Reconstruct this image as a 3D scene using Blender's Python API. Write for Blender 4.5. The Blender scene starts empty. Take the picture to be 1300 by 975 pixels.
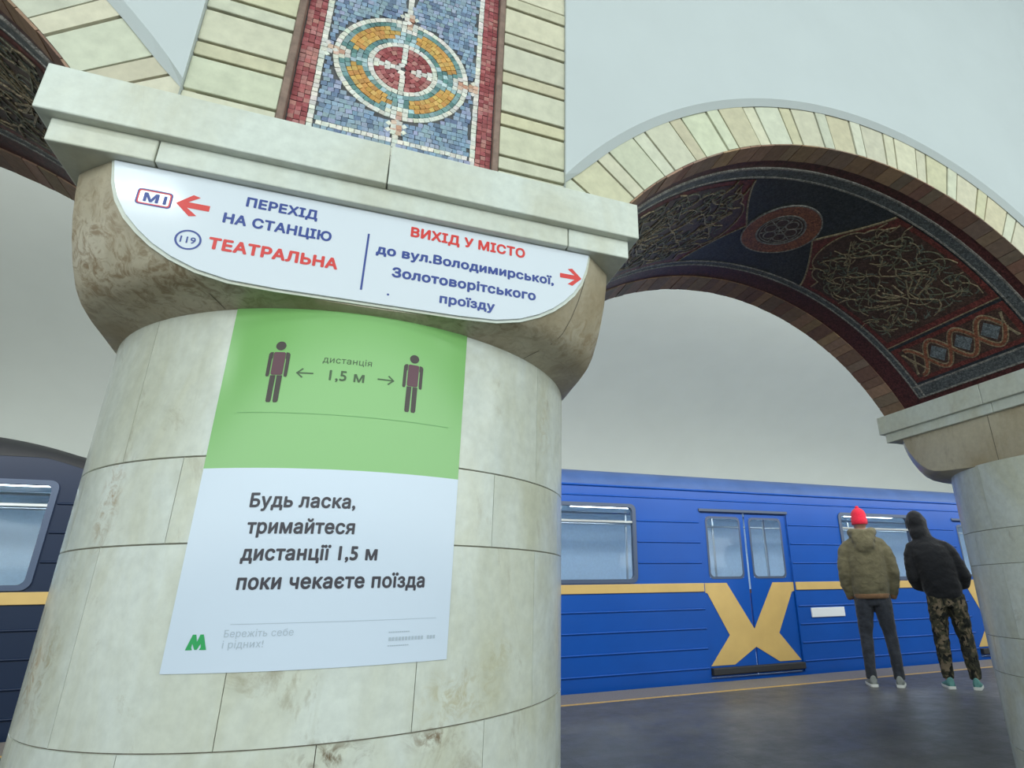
import bpy, bmesh, math, random
from math import sin, cos, pi, radians, sqrt, atan2, hypot
from mathutils import Vector, Matrix
random.seed(7)
scn = bpy.context.scene
COL = scn.collection

# ------------------------------------------------------------------ camera
cam = bpy.data.cameras.new('camera'); camo = bpy.data.objects.new('camera', cam); COL.objects.link(camo)
cam.sensor_width = 36.0; cam.lens = 732.53/1300*36; cam.clip_start = 0.02
cam.shift_x = -(758.22-650)/1300; cam.shift_y = (490.19-487.5)/1300
def _rot(w):
    th = Vector(w).length; return Matrix.Rotation(th, 3, Vector(w)/th)
_R = Matrix(((1,0,0),(0,0,-1),(0,1,0))) @ _rot((-0.343591, 0.047496, 0.376413))
_M = Matrix((_R[0], -_R[1], -_R[2])).transposed().to_4x4()
_M.translation = Vector((0.035, -2.003, 0.932)); camo.matrix_world = _M
scn.camera = camo

# ------------------------------------------------------------------ light
w = bpy.data.worlds.new('world'); scn.world = w; w.use_nodes = True
w.node_tree.nodes['Background'].inputs[0].default_value = (0.80, 0.90, 0.92, 1)
w.node_tree.nodes['Background'].inputs[1].default_value = 1.1
scn.view_settings.view_transform = 'Standard'; scn.view_settings.look = 'None'
scn.view_settings.exposure = 0.0; scn.view_settings.gamma = 1.0; scn.view_settings.use_curve_mapping = False
BAY = 3.831
def lamp(name, typ, loc, energy, color, size=0.1, size_y=None, look=None):
    l = bpy.data.lights.new(name, typ); l.energy = energy; l.color = color
    if typ == 'AREA':
        l.shape = 'RECTANGLE'; l.size = size; l.size_y = size_y or size
    else: l.shadow_soft_size = size
    o = bpy.data.objects.new(name, l); COL.objects.link(o); o.location = loc
    if look is not None:
        o.rotation_euler = (Vector(look)-Vector(loc)).to_track_quat('-Z', 'Y').to_euler()
    return o
COOL = (0.90, 1.0, 0.985)
# chandeliers of the central hall: two rows of bulbs each, hanging from the vault
for k in range(-1, 3):
    for i in range(4):
        for j in range(2):
            lamp('chandelier_bulb', 'POINT', (-1.62+BAY*k+0.16*(i-1.5), -3.35+0.45*j, 3.42), 4.5, COOL, 0.045)
# unseen area fill, added behind the viewer to brighten the columns
lamp('hall_fill', 'AREA', (-1.0, -5.7, 2.6), 590, COOL, 25, 2.0, (-1.0, 0, 1.5))
# unseen area fill added above the arches for the tunnel vault and train
lamp('platform_fill', 'AREA', (4.0, 1.45, 3.15), 640, (0.99, 1.0, 0.95), 22, 0.4, (4.0, 6.0, 3.3))

# ------------------------------------------------------------------ materials
def newmat(name):
    m = bpy.data.materials.new(name); m.use_nodes = True
    nt = m.node_tree; b = nt.nodes['Principled BSDF']
    return m, nt, b
def N(nt, t, **kw):
    n = nt.nodes.new(t)
    for k, v in kw.items():
        if hasattr(n, k): setattr(n, k, v)
        else: n.inputs[k].default_value = v
    return n
def ramp(nt, fac, stops):
    r = nt.nodes.new('ShaderNodeValToRGB'); e = r.color_ramp.elements
    while len(e) < len(stops): e.new(0.5)
    for el, (p, c) in zip(e, stops): el.position = p; el.color = (*c, 1) if len(c) == 3 else c
    nt.links.new(fac, r.inputs[0]); return r.outputs[0]
def mixc(nt, a, b, fac, mode='MIX'):
    n = nt.nodes.new('ShaderNodeMix'); n.data_type = 'RGBA'; n.blend_type = mode
    for s, v in ((0, fac), (6, a), (7, b)):
        if hasattr(v, 'links') or hasattr(v, 'is_linked'): nt.links.new(v, n.inputs[s])
        else: n.inputs[s].default_value = v if s == 0 else (*v, 1)
    return n.outputs[2]
def noise(nt, scale, detail=4, rough=0.55, vec=None, dist=0.0):
    n = N(nt, 'ShaderNodeTexNoise'); n.inputs['Scale'].default_value = scale; n.inputs['Detail'].default_value = detail
    n.inputs['Roughness'].default_value = rough; n.inputs['Distortion'].default_value = dist
    if vec is None: vec = nt.nodes.new('ShaderNodeTexCoord').outputs['Object']
    nt.links.new(vec, n.inputs['Vector']); return n.outputs['Fac']
def mapping(nt, scale):
    m = N(nt, 'ShaderNodeMapping'); m.inputs['Scale'].default_value = scale
    nt.links.new(nt.nodes.new('ShaderNodeTexCoord').outputs['Object'], m.inputs['Vector']); return m.outputs[0]
def bump(nt, b, h, strength=0.2, dist=0.01):
    n = N(nt, 'ShaderNodeBump'); n.inputs['Strength'].default_value = strength; n.inputs['Distance'].default_value = dist
    nt.links.new(h, n.inputs['Height']); nt.links.new(n.outputs[0], b.inputs['Normal'])
def plain(name, c, rough=0.5, metal=0.0, var=0.0, scale=30, bmp=0.0, coat=0.0, spec=0.5):
    m, nt, b = newmat(name); b.inputs['Roughness'].default_value = rough; b.inputs['Metallic'].default_value = metal
    b.inputs['Specular IOR Level'].default_value = spec
    b.inputs['Coat Weight'].default_value = coat
    b.inputs['Base Color'].default_value = (*c, 1)
    if var or bmp:
        f = noise(nt, scale)
        if var: nt.links.new(ramp(nt, f, [(0.3, tuple(x*(1-var) for x in c)), (0.7, tuple(min(1, x*(1+var)) for x in c))]), b.inputs['Base Color'])
        if bmp: bump(nt, b, f, bmp)
    return m
def attr(nt, name='tone'):
    a = nt.nodes.new('ShaderNodeAttribute'); a.attribute_name = name; return a
def toned(name, rough=0.5, var=0.12, scale=60, bmp=0.15, spec=0.5):
    """colour of each tile / brick / tessera is its own, carried by the mesh"""
    m, nt, b = newmat(name); b.inputs['Roughness'].default_value = rough; b.inputs['Specular IOR Level'].default_value = spec
    f = noise(nt, scale)
    v = ramp(nt, f, [(0.25, (1-var,)*3), (0.75, (1+var,)*3)])
    nt.links.new(mixc(nt, attr(nt).outputs['Color'], v, 1.0, 'MULTIPLY'), b.inputs['Base Color'])
    if bmp: bump(nt, b, f, bmp)
    return m
def marble(name, base, warm, stain, rough=0.22, use_tone=True, amt=1.0, marks=()):
    m, nt, b = newmat(name)
    if use_tone:
        co = nt.nodes.new('ShaderNodeTexCoord').outputs['Object']
        va = N(nt, 'ShaderNodeVectorMath', operation='SCALE'); va.inputs['Scale'].default_value = 13.0
        nt.links.new(attr(nt).outputs['Vector'], va.inputs[0])
        ad = N(nt, 'ShaderNodeVectorMath', operation='ADD'); nt.links.new(co, ad.inputs[0]); nt.links.new(va.outputs[0], ad.inputs[1])
        vec = ad.outputs[0]
    else: vec = nt.nodes.new('ShaderNodeTexCoord').outputs['Object']
    mp = N(nt, 'ShaderNodeMapping'); mp.inputs['Scale'].default_value = (1, 1, 0.45); nt.links.new(vec, mp.inputs['Vector'])
    c = ramp(nt, noise(nt, 4.5, 6, 0.6, mp.outputs[0], 0.6), [(0.33, warm), (0.62, base)])
    f = noise(nt, 38, 4, 0.6, vec)
    c = mixc(nt, c, ramp(nt, f, [(0.3, (0.90,)*3), (0.7, (1.04,)*3)]), 1.0, 'MULTIPLY')
    s = ramp(nt, noise(nt, 3.2, 8, 0.72, mp.outputs[0], 1.5), [(0.60, (0,)*3), (0.74, (0.75*amt,)*3)])
    c = mixc(nt, c, stain, s)
    vz = N(nt, 'ShaderNodeMapping'); vz.inputs['Scale'].default_value = (16, 16, 2.2); nt.links.new(vec, vz.inputs['Vector'])
    s2 = ramp(nt, noise(nt, 1.0, 5, 0.6, vz.outputs[0], 0.4), [(0.62, (0,)*3), (0.78, (0.45*amt,)*3)])
    c = mixc(nt, c, tuple(x*0.8 for x in warm), s2)
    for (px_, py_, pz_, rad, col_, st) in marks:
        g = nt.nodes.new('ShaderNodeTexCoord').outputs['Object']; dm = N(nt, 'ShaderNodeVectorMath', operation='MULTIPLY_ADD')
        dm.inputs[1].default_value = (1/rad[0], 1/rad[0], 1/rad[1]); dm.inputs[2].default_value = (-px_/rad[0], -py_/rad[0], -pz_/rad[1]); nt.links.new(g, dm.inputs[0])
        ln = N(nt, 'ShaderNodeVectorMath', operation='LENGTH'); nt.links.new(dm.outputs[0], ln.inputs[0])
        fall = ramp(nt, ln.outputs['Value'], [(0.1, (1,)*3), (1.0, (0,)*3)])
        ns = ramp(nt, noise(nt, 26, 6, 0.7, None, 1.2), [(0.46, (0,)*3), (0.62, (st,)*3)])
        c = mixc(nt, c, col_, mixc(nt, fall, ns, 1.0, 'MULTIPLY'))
    nt.links.new(c, b.inputs['Base Color'])
    b.inputs['Roughness'].default_value = rough
    rr = ramp(nt, f, [(0.3, (rough*0.97,)*3), (0.7, (rough*1.1,)*3)]); nt.links.new(rr, b.inputs['Roughness'])
    return m
M = {}
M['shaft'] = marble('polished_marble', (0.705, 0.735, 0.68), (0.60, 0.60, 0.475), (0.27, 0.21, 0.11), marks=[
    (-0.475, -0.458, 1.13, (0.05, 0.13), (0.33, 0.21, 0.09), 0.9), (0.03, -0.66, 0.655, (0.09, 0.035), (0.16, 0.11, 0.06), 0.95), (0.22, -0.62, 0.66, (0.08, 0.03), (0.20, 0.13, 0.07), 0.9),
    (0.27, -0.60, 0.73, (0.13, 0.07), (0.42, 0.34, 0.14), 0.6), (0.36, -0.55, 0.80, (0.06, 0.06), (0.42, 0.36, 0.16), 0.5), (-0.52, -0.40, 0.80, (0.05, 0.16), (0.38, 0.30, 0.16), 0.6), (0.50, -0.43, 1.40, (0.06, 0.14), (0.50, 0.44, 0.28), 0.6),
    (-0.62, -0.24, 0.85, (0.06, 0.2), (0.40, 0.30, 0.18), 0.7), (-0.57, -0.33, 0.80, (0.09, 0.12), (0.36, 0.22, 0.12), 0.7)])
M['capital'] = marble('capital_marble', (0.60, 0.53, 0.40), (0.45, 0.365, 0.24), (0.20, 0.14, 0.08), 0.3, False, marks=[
    (-0.60, -0.55, 1.66, (0.42, 0.22), (0.25, 0.155, 0.07), 0.9), (0.62, -0.52, 1.64, (0.30, 0.20), (0.34, 0.24, 0.13), 0.75), (-0.35, -0.72, 1.58, (0.30, 0.07), (0.24, 0.16, 0.085), 0.9), (0.25, -0.72, 1.58, (0.35, 0.06), (0.26, 0.18, 0.10), 0.85)])  # brown marks paint the bowl's underside shade and warm bounce into the colour
M['slab'] = marble('slab_marble', (0.70, 0.735, 0.67), (0.62, 0.62, 0.51), (0.36, 0.30, 0.2), 0.32, True, 0.5)
M['joint'] = plain('joint_grout', (0.19, 0.165, 0.125), 0.9, var=0.3)
M['plaster'] = plain('white_plaster', (0.565, 0.605, 0.61), 0.75, var=0.02, scale=3, bmp=0.03, spec=0.2)
M['vault'] = plain('tunnel_plaster', (0.50, 0.545, 0.52), 0.8, var=0.02, scale=2, bmp=0.03, spec=0.2)
M['stone'] = toned('cream_stone', 0.6, 0.12, 25, 0.25, 0.3)
M['brick'] = toned('glazed_brick', 0.5, 0.18, 40, 0.3, 0.35)
M['tess'] = toned('smalt_tesserae', 0.38, 0.18, 120, 0.2)
M['grout'] = plain('mosaic_grout', (0.10, 0.10, 0.105), 0.9, var=0.3)
M['terracotta'] = plain('brown_terracotta', (0.24, 0.16, 0.125), 0.55, var=0.25, scale=40)
def smalt(name, c, var=0.45, s=110):
    m, nt, b = newmat(name); b.inputs['Roughness'].default_value = 0.42
    co = nt.nodes.new('ShaderNodeTexCoord').outputs['Object']
    v = N(nt, 'ShaderNodeTexVoronoi', feature='F1'); v.inputs['Scale'].default_value = s; nt.links.new(co, v.inputs['Vector'])
    e = N(nt, 'ShaderNodeTexVoronoi', feature='DISTANCE_TO_EDGE'); e.inputs['Scale'].default_value = s; nt.links.new(co, e.inputs['Vector'])
    sp = N(nt, 'ShaderNodeSeparateColor'); nt.links.new(v.outputs['Color'], sp.inputs[0])
    cc = ramp(nt, sp.outputs[0], [(0.0, tuple(x*(1-var) for x in c)), (1.0, tuple(x*(1+var) for x in c))])
    g = ramp(nt, e.outputs['Distance'], [(0.03, (0.45,)*3), (0.10, (1,)*3)])
    nt.links.new(mixc(nt, cc, g, 1.0, 'MULTIPLY'), b.inputs['Base Color'])
    bump(nt, b, sp.outputs[1], 0.25, 0.004)
    return m
M['s_red'] = smalt('oxblood_smalt', (0.2, 0.05, 0.042))
M['s_maroon'] = smalt('maroon_smalt', (0.105, 0.03, 0.03))
M['s_rust'] = smalt('rust_smalt', (0.34, 0.125, 0.07))
M['s_navy'] = smalt('navy_smalt', (0.042, 0.05, 0.06))
M['s_grey'] = smalt('grey_smalt', (0.33, 0.31, 0.28))
M['s_slate'] = smalt('slate_smalt', (0.13, 0.14, 0.145))
M['s_olive'] = smalt('olive_smalt', (0.2, 0.195, 0.13))
M['s_bluegrey'] = smalt('blue_grey_smalt', (0.20, 0.225, 0.24))
M['s_leaf'] = smalt('grey_green_smalt', (0.15, 0.165, 0.135))
M['s_tan'] = smalt('tan_smalt', (0.38, 0.3, 0.19))
M['s_dark'] = smalt('dark_brown_smalt', (0.105, 0.058, 0.045))
M['sign'] = plain('white_acrylic', (0.755, 0.80, 0.865), 0.12, var=0.0, coat=0.3)
M['blue_ink'] = plain('blue_lettering', (0.045, 0.075, 0.30), 0.35)
M['red_ink'] = plain('red_lettering', (0.72, 0.055, 0.05), 0.35)
M['paper'] = plain('white_poster_paper', (0.66, 0.74, 0.86), 0.22)
M['green'] = plain('green_poster_print', (0.225, 0.50, 0.150), 0.2)
M['dark_ink'] = plain('dark_lettering', (0.035, 0.03, 0.045), 0.4)
M['forest_ink'] = plain('dark_green_print', (0.045, 0.10, 0.03), 0.4)
M['plum_ink'] = plain('plum_print', (0.115, 0.035, 0.055), 0.4)
M['brown_ink'] = plain('dark_brown_print', (0.045, 0.030, 0.025), 0.4)
M['grey_ink'] = plain('pale_grey_print', (0.45, 0.52, 0.60), 0.4)
M['m_green'] = plain('logo_green', (0.02, 0.36, 0.10), 0.4)
M['fold'] = plain('poster_crease', (0.16, 0.40, 0.12), 0.4)
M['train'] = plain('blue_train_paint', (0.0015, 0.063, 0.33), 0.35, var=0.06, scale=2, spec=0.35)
M['train_dark'] = plain('dark_train_paint', (0.004, 0.013, 0.040), 0.4, var=0.06, scale=2, spec=0.3)  # deeper blue than the other car
M['roof'] = plain('train_roof_paint', (0.045, 0.095, 0.26), 0.4, var=0.15, scale=3)
M['yellow'] = plain('yellow_train_paint', (0.50, 0.345, 0.12), 0.45, var=0.06, scale=4)
M['black'] = plain('black_rubber', (0.015, 0.016, 0.02), 0.6)
M['frame'] = plain('window_rubber', (0.045, 0.07, 0.13), 0.5)
M['chrome'] = plain('brushed_steel', (0.55, 0.57, 0.58), 0.3, 1.0)
M['plate'] = plain('enamel_plate', (0.62, 0.66, 0.70), 0.4)
M['inside'] = plain('car_lining', (0.60, 0.72, 0.82), 0.5, var=0.05)
M['seat'] = plain('seat_vinyl', (0.16, 0.07, 0.05), 0.5)
m, nt, b = newmat('car_lamp'); b.inputs['Emission Color'].default_value = (0.85, 0.95, 1, 1); b.inputs['Emission Strength'].default_value = 9; M['lamp'] = m
m, nt, b = newmat('window_glass'); nt.nodes.remove(b)
tr = N(nt, 'ShaderNodeBsdfTransparent'); tr.inputs[0].default_value = (0.86, 0.93, 0.98, 1)
gl = N(nt, 'ShaderNodeBsdfGlossy'); gl.inputs['Roughness'].default_value = 0.05
lw = N(nt, 'ShaderNodeLayerWeight'); lw.inputs['Blend'].default_value = 0.5
fr = N(nt, 'ShaderNodeMath', operation='MULTIPLY_ADD'); fr.inputs[1].default_value = 0.35; fr.inputs[2].default_value = 0.03
pw = N(nt, 'ShaderNodeMath', operation='POWER'); pw.inputs[1].default_value = 3.0; nt.links.new(lw.outputs['Facing'], pw.inputs[0]); nt.links.new(pw.outputs[0], fr.inputs[0])
mx = N(nt, 'ShaderNodeMixShader'); nt.links.new(fr.outputs[0], mx.inputs[0]); nt.links.new(tr.outputs[0], mx.inputs[1]); nt.links.new(gl.outputs[0], mx.inputs[2])
nt.links.new(mx.outputs[0], nt.nodes['Material Output'].inputs[0]); M['glass'] = m
# floor: dark polished granite slabs
m, nt, b = newmat('granite_floor'); M['floor'] = m
co = nt.nodes.new('ShaderNodeTexCoord').outputs['Object']
bt = N(nt, 'ShaderNodeTexBrick'); bt.offset = 0.5
bt.inputs['Scale'].default_value = 1.0; bt.inputs['Brick Width'].default_value = 0.9; bt.inputs['Row Height'].default_value = 0.6
bt.inputs['Mortar Size'].default_value = 0.003; bt.inputs['Color1'].default_value = (0.082, 0.083, 0.083, 1)
bt.inputs['Color2'].default_value = (0.108, 0.107, 0.105, 1); bt.inputs['Mortar'].default_value = (0.05, 0.05, 0.055, 1)
nt.links.new(co, bt.inputs['Vector'])
g1 = ramp(nt, noise(nt, 3, 6, 0.7), [(0.3, (0.75,)*3), (0.7, (1.25,)*3)])
g2 = ramp(nt, noise(nt, 90, 3, 0.7), [(0.3, (0.8,)*3), (0.7, (1.2,)*3)])
nt.links.new(mixc(nt, mixc(nt, bt.outputs['Color'], g1, 1.0, 'MULTIPLY'), g2, 1.0, 'MULTIPLY'), b.inputs['Base Color'])
nt.links.new(ramp(nt, noise(nt, 5, 5, 0.7), [(0.3, (0.34,)*3), (0.7, (0.55,)*3)]), b.inputs['Roughness'])
M['edge'] = plain('platform_edge_granite', (0.20, 0.18, 0.165), 0.5, var=0.2, scale=50)
M['line'] = plain('yellow_line_paint', (0.55, 0.35, 0.10), 0.5, var=0.2, scale=30)
M['pit'] = plain('track_ballast', (0.03, 0.03, 0.03), 0.95, var=0.4, scale=20, bmp=0.5)
M['rail'] = plain('rail_steel', (0.25, 0.22, 0.2), 0.4, 0.9)
# cloth
def cloth(name, c, var=0.2, s=14, rough=0.9, weave=220):
    m, nt, b = newmat(name); b.inputs['Roughness'].default_value = rough; b.inputs['Specular IOR Level'].default_value = 0.2
    b.inputs['Sheen Weight'].default_value = 0.15
    f = noise(nt, s, 5, 0.6)
    nt.links.new(ramp(nt, f, [(0.3, tuple(x*(1-var) for x in c)), (0.7, tuple(x*(1+var) for x in c))]), b.inputs['Base Color'])
    bump(nt, b, noise(nt, s*1.2, 3, 0.5, None, 1.0), 0.3, 0.03)
    return m
M['olive'] = cloth('olive_cotton', (0.118, 0.106, 0.064))
M['rib'] = cloth('brown_rib_knit', (0.15, 0.085, 0.045))
M['jeans'] = cloth('charcoal_denim', (0.028, 0.032, 0.042), 0.3)
M['blackcloth'] = cloth('black_fleece', (0.010, 0.011, 0.014))
M['redknit'] = cloth('red_knit', (0.62, 0.020, 0.050), 0.15, 60)
M['skin'] = plain('skin', (0.42, 0.24, 0.17), 0.5, var=0.08, scale=20)
M['hair'] = plain('dark_hair', (0.03, 0.02, 0.015), 0.6)
M['sneaker'] = plain('grey_sneaker_fabric', (0.22, 0.24, 0.23), 0.7, var=0.1)
M['teal'] = plain('teal_sneaker_fabric', (0.10, 0.26, 0.25), 0.7, var=0.1)
M['sole'] = plain('white_rubber_sole', (0.60, 0.62, 0.60), 0.6)
m, nt, b = newmat('camouflage_cotton'); M['camo'] = m; b.inputs['Roughness'].default_value = 0.9; b.inputs['Specular IOR Level'].default_value = 0.2
a1 = ramp(nt, noise(nt, 13, 2, 0.5, None, 0.8), [(0.0, (0.028, 0.028, 0.022)), (0.46, (0.055, 0.052, 0.034)), (0.56, (0.14, 0.11, 0.075))]); 
for n in nt.nodes:
    if n.type == 'VALTORGB': n.color_ramp.interpolation = 'CONSTANT'
a2 = ramp(nt, noise(nt, 17, 2, 0.5, mapping(nt, (1, 1.3, 0.8)), 0.8), [(0.0, (0,)*3), (0.57, (1,)*3)])
nt.nodes[-1].color_ramp.interpolation = 'CONSTANT'
for n in nt.nodes:
    if n.type == 'VALTORGB': n.color_ramp.interpolation = 'CONSTANT'
nt.links.new(mixc(nt, a1, (0.012, 0.013, 0.012), a2), b.inputs['Base Color'])
bump(nt, b, noise(nt, 16, 3), 0.5, 0.03)

# ------------------------------------------------------------------ mesh helpers
class MB:
    def __init__(s): s.v = []; s.f = []; s.mi = []; s.tone = []; s.sm = []; s.cur = (1, 1, 1); s.m = 0; s.smooth = False
    def add(s, vs, fs, smooth=None):
        o = len(s.v); s.v += [tuple(x) for x in vs]
        for f in fs:
            s.f.append(tuple(i+o for i in f)); s.mi.append(s.m); s.tone.append(s.cur); s.sm.append(s.smooth if smooth is None else smooth)
    def quad(s, a, b, c, d): s.add((a, b, c, d), ((0, 1, 2, 3),))
    def hexa(s, p):   # 8 points: bottom ring 0-3, top ring 4-7
        s.add(p, ((0, 3, 2, 1), (4, 5, 6, 7), (0, 1, 5, 4), (1, 2, 6, 5), (2, 3, 7, 6), (3, 0, 4, 7)))
    def box(s, x0, y0, z0, x1, y1, z1):
        s.hexa(((x0, y0, z0), (x1, y0, z0), (x1, y1, z0), (x0, y1, z0), (x0, y0, z1), (x1, y0, z1), (x1, y1, z1), (x0, y1, z1)))
    def bbox(s, x0, y0, z0, x1, y1, z1, b=0.006):
        """box with chamfered edges"""
        bm = bmesh.new(); bmesh.ops.create_cube(bm, size=1)
        for q in bm.verts: q.co = Vector(((x0+x1)/2+q.co.x*(x1-x0), (y0+y1)/2+q.co.y*(y1-y0), (z0+z1)/2+q.co.z*(z1-z0)))
        bmesh.ops.bevel(bm, geom=list(bm.edges), offset=b, segments=2, affect='EDGES', profile=0.5)
        s.bm(bm)
    def bm(s, bm, smooth=None):
        bm.verts.index_update(); s.add([v.co[:] for v in bm.verts], [[v.index for v in f.verts] for f in bm.faces], smooth); bm.free()
    def grid(s, rows, close_u=False, close_v=False, smooth=True):
        n = len(rows); k = len(rows[0]); vs = [p for r in rows for p in r]; fs = []
        for i in range(n if close_u else n-1):
            for j in range(k if close_v else k-1):
                a = i*k+j; b_ = i*k+(j+1) % k; c = ((i+1) % n)*k+(j+1) % k; d = ((i+1) % n)*k+j
                fs.append((a, b_, c, d))
        s.add(vs, fs, smooth)
    def loft(s, rings, smooth=True, cap=True):
        k = len(rings[0]); s.grid(rings, close_v=True, smooth=smooth)
        if cap:
            s.add(rings[0], (tuple(range(k-1, -1, -1)),), False); s.add(rings[-1], (tuple(range(k)),), False)
    def tube(s, pts, rad, k=12, sx=1.0):
        pts = [Vector(p) for p in pts]; rings = []
        if not hasattr(rad, '__len__'): rad = [rad]*len(pts)
        up = None
        for i, p in enumerate(pts):
            t = (pts[min(i+1, len(pts)-1)]-pts[max(i-1, 0)]).normalized()
            if up is None: up = Vector((0, 1, 0)) if abs(t.y) < 0.8 else Vector((1, 0, 0))
            a = (up-t*up.dot(t)).normalized(); bb = t.cross(a); up = a
            rings.append([p+(a*cos(2*pi*j/k)+bb*sin(2*pi*j/k)*sx)*rad[i] for j in range(k)])
        s.loft(rings)
    def ball(s, c, r, nu=14, nv=20):
        c = Vector(c); rows = []
        for i in range(nu+1):
            a = -pi/2+pi*i/nu
            rows.append([c+Vector((r[0]*cos(a)*cos(2*pi*j/nv), r[1]*cos(a)*sin(2*pi*j/nv), r[2]*sin(a))) for j in range(nv)])
        s.grid(rows, close_v=True)
    def mesh(s, name, mats):
        me = bpy.data.meshes.new(name); me.from_pydata(s.v, [], s.f)
        for m in mats: me.materials.append(m)
        me.polygons.foreach_set('material_index', s.mi); me.polygons.foreach_set('use_smooth', s.sm)
        ca = me.attributes.new('tone', 'FLOAT_COLOR', 'FACE')
        ca.data.foreach_set('color', [x for t in s.tone for x in (*t, 1)])
        me.update(); return me
    def split(s, name, mats, parent=None):
        """every separate piece becomes an object of its own"""
        par = list(range(len(s.v)))
        def fd(a):
            while par[a] != a: par[a] = par[par[a]]; a = par[a]
            return a
        key = {}
        for i, p in enumerate(s.v): 
            k = tuple(round(c, 4) for c in p)
            if k in key: par[fd(i)] = fd(key[k])
            else: key[k] = i
        for f in s.f:
            for q in f[1:]: par[fd(q)] = fd(f[0])
        grp = {}
        for i, f in enumerate(s.f): grp.setdefault(fd(f[0]), []).append(i)
        out = []
        for ids in grp.values():
            m = MB(); mp = {}
            for i in ids:
                for q in s.f[i]:
                    if q not in mp: mp[q] = len(m.v); m.v.append(s.v[q])
                m.f.append(tuple(mp[q] for q in s.f[i])); m.mi.append(s.mi[i]); m.tone.append(s.tone[i]); m.sm.append(s.sm[i])
            out.append(m.build(name, mats, parent))
        return out
    def build(s, name, mats, parent=None, weld=0.0):
        if not isinstance(mats, (list, tuple)): mats = [mats]
        me = s.mesh(name, mats)
        if weld:
            bm = bmesh.new(); bm.from_mesh(me); bmesh.ops.remove_doubles(bm, verts=bm.verts, dist=weld)
            bmesh.ops.recalc_face_normals(bm, faces=bm.faces); bm.to_mesh(me); bm.free()
        o = bpy.data.objects.new(name, me); COL.objects.link(o)
        if parent is not None: o.parent = parent
        return o
def tag(o, label=None, cat=None, group=None, kind=None):
    if label: o['label'] = label
    if cat: o['category'] = cat
    if group: o['group'] = group
    if kind: o['kind'] = kind
    return o
def empty(name, loc=(0, 0, 0), label=None, cat=None, group=None, rz=0.0):
    o = bpy.data.objects.new(name, None); COL.objects.link(o); o.location = loc; o.rotation_euler = (0, 0, rz); o.empty_display_size = 0.1
    return tag(o, label, cat, group)
def evaluated(o, mods):
    """apply modifiers and give back a clean mesh"""
    dg = bpy.context.evaluated_depsgraph_get(); me = bpy.data.meshes.new_from_object(o.evaluated_get(dg)); 
    for m_ in list(o.modifiers): o.modifiers.remove(m_)
    o.data = me; return o
def structure(o): return tag(o, kind='structure')

# ------------------------------------------------------------------ dimensions of the arcade
HW, HD = 0.680, 0.746           # half width and half depth of the slab on a column
ZT, ZM, ZL = 1.996, 1.880, 1.826
RS = 0.66                       # shaft radius
AZ, AR, AO = 1.172, 1.528, 1.730  # arch centre height, soffit radius, outer radius
YF, YB = -0.556, 0.712          # faces of the arcade wall
WALLTOP = 4.9
def AX(k): return BAY*(k+0.5)
def vary(c, a): 
    g = 1+random.uniform(-a, a); return tuple(max(0, x*g*(1+random.uniform(-a, a)*0.35)) for x in c)

# ------------------------------------------------------------------ floor, vaults, walls
f = MB(); f.box(-14, -7.0, -0.2, 22, 3.43, 0.0); structure(f.build('floor', M['floor']))
f = MB(); f.box(-14, 3.49, -1.3, 22, 4.0, 0.0); structure(f.build('trim_1', M['edge']))
f = MB(); f.box(-14, 3.43, -0.2, 22, 3.49, 0.001); structure(f.build('trim_2', M['line']))
f = MB(); f.box(-14, 4.0, -1.4, 22, 7.4, -1.12); structure(f.build('ground', M['pit']))
# side tunnel vault behind the trains
prof = []
for i in range(0, 41):
    a = pi - pi*i/40
    prof.append((4.0+3.3*cos(a), 2.5+2.0*max(0, sin(a))**0.9))
prof = [(0.714, 3.0)]+[q for q in prof[1:-1] if q[0] > 4 or q[1] > 3.05]+[(7.3, 2.5), (7.3, -1.4)]
mb = MB()
rows = [[(-14, y, z) for y, z in prof], [(22, y, z) for y, z in prof]]
mb.grid(rows); 
structure(mb.build('ceiling_platform', M['vault']))
# central vault over the viewer and the wall behind
mb = MB(); prof = [(YF-0.03, WALLTOP-0.3)]
for i in range(0, 31):
    a = pi*i/30; prof.append((-3.35-(-2.8)*cos(a), WALLTOP-0.3+1.1*sin(a)))
prof.append((-6.15, 0))
mb.grid([[(-14, y, z) for y, z in prof], [(22, y, z) for y, z in prof]]); structure(mb.build('ceiling_hall', M['plaster']))

mb = MB()
XW0, XW1 = -BAY, 2*BAY
def face_wall(mb, y, ro, halfgap, nrm):
    for k in (-1, 0, 1):
        xc = AX(k); h = BAY/2-halfgap; n = 60
        xs = [xc-h+2*h*i/n for i in range(n+1)]
        lo = [max(ZT, AZ+sqrt(max(0, ro*ro-(x-xc)**2))) for x in xs]
        mb.grid([[(x, y, z) for x, z in zip(xs, lo)], [(x, y, WALLTOP) for x in xs]], smooth=False)
        yield xs, lo
PB = 0.515                      # half width of the stone band above a column
for xs, lo in face_wall(mb, YF-0.024, AO, PB, -1):    # white plaster stands proud of the stone ring
    mb.grid([[(x, YF-0.024, z) for x, z in zip(xs, lo)], [(x+(AX(0)+BAY*round((x-AX(0))/BAY)-x)*0.013*min(1, (BAY/2-PB-abs(AX(0)+BAY*round((x-AX(0))/BAY)-x))/0.06), YF-0.003, z-0.020) for x, z in zip(xs, lo)]], smooth=False)
    for x in (xs[0], xs[-1]): mb.quad((x, YF-0.024, ZT), (x, YF+0.03, ZT), (x, YF+0.03, WALLTOP), (x, YF-0.024, WALLTOP))
for xs, lo in face_wall(mb, YB-0.002, AR+0.01, 0.0, 1): pass
for k in (0, 1): mb.box(BAY*k-PB-0.001, YF-0.024, 3.45, BAY*k+PB+0.001, YF+0.03, WALLTOP)
structure(mb.build('wall_arcade', M['plaster']))
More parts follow.
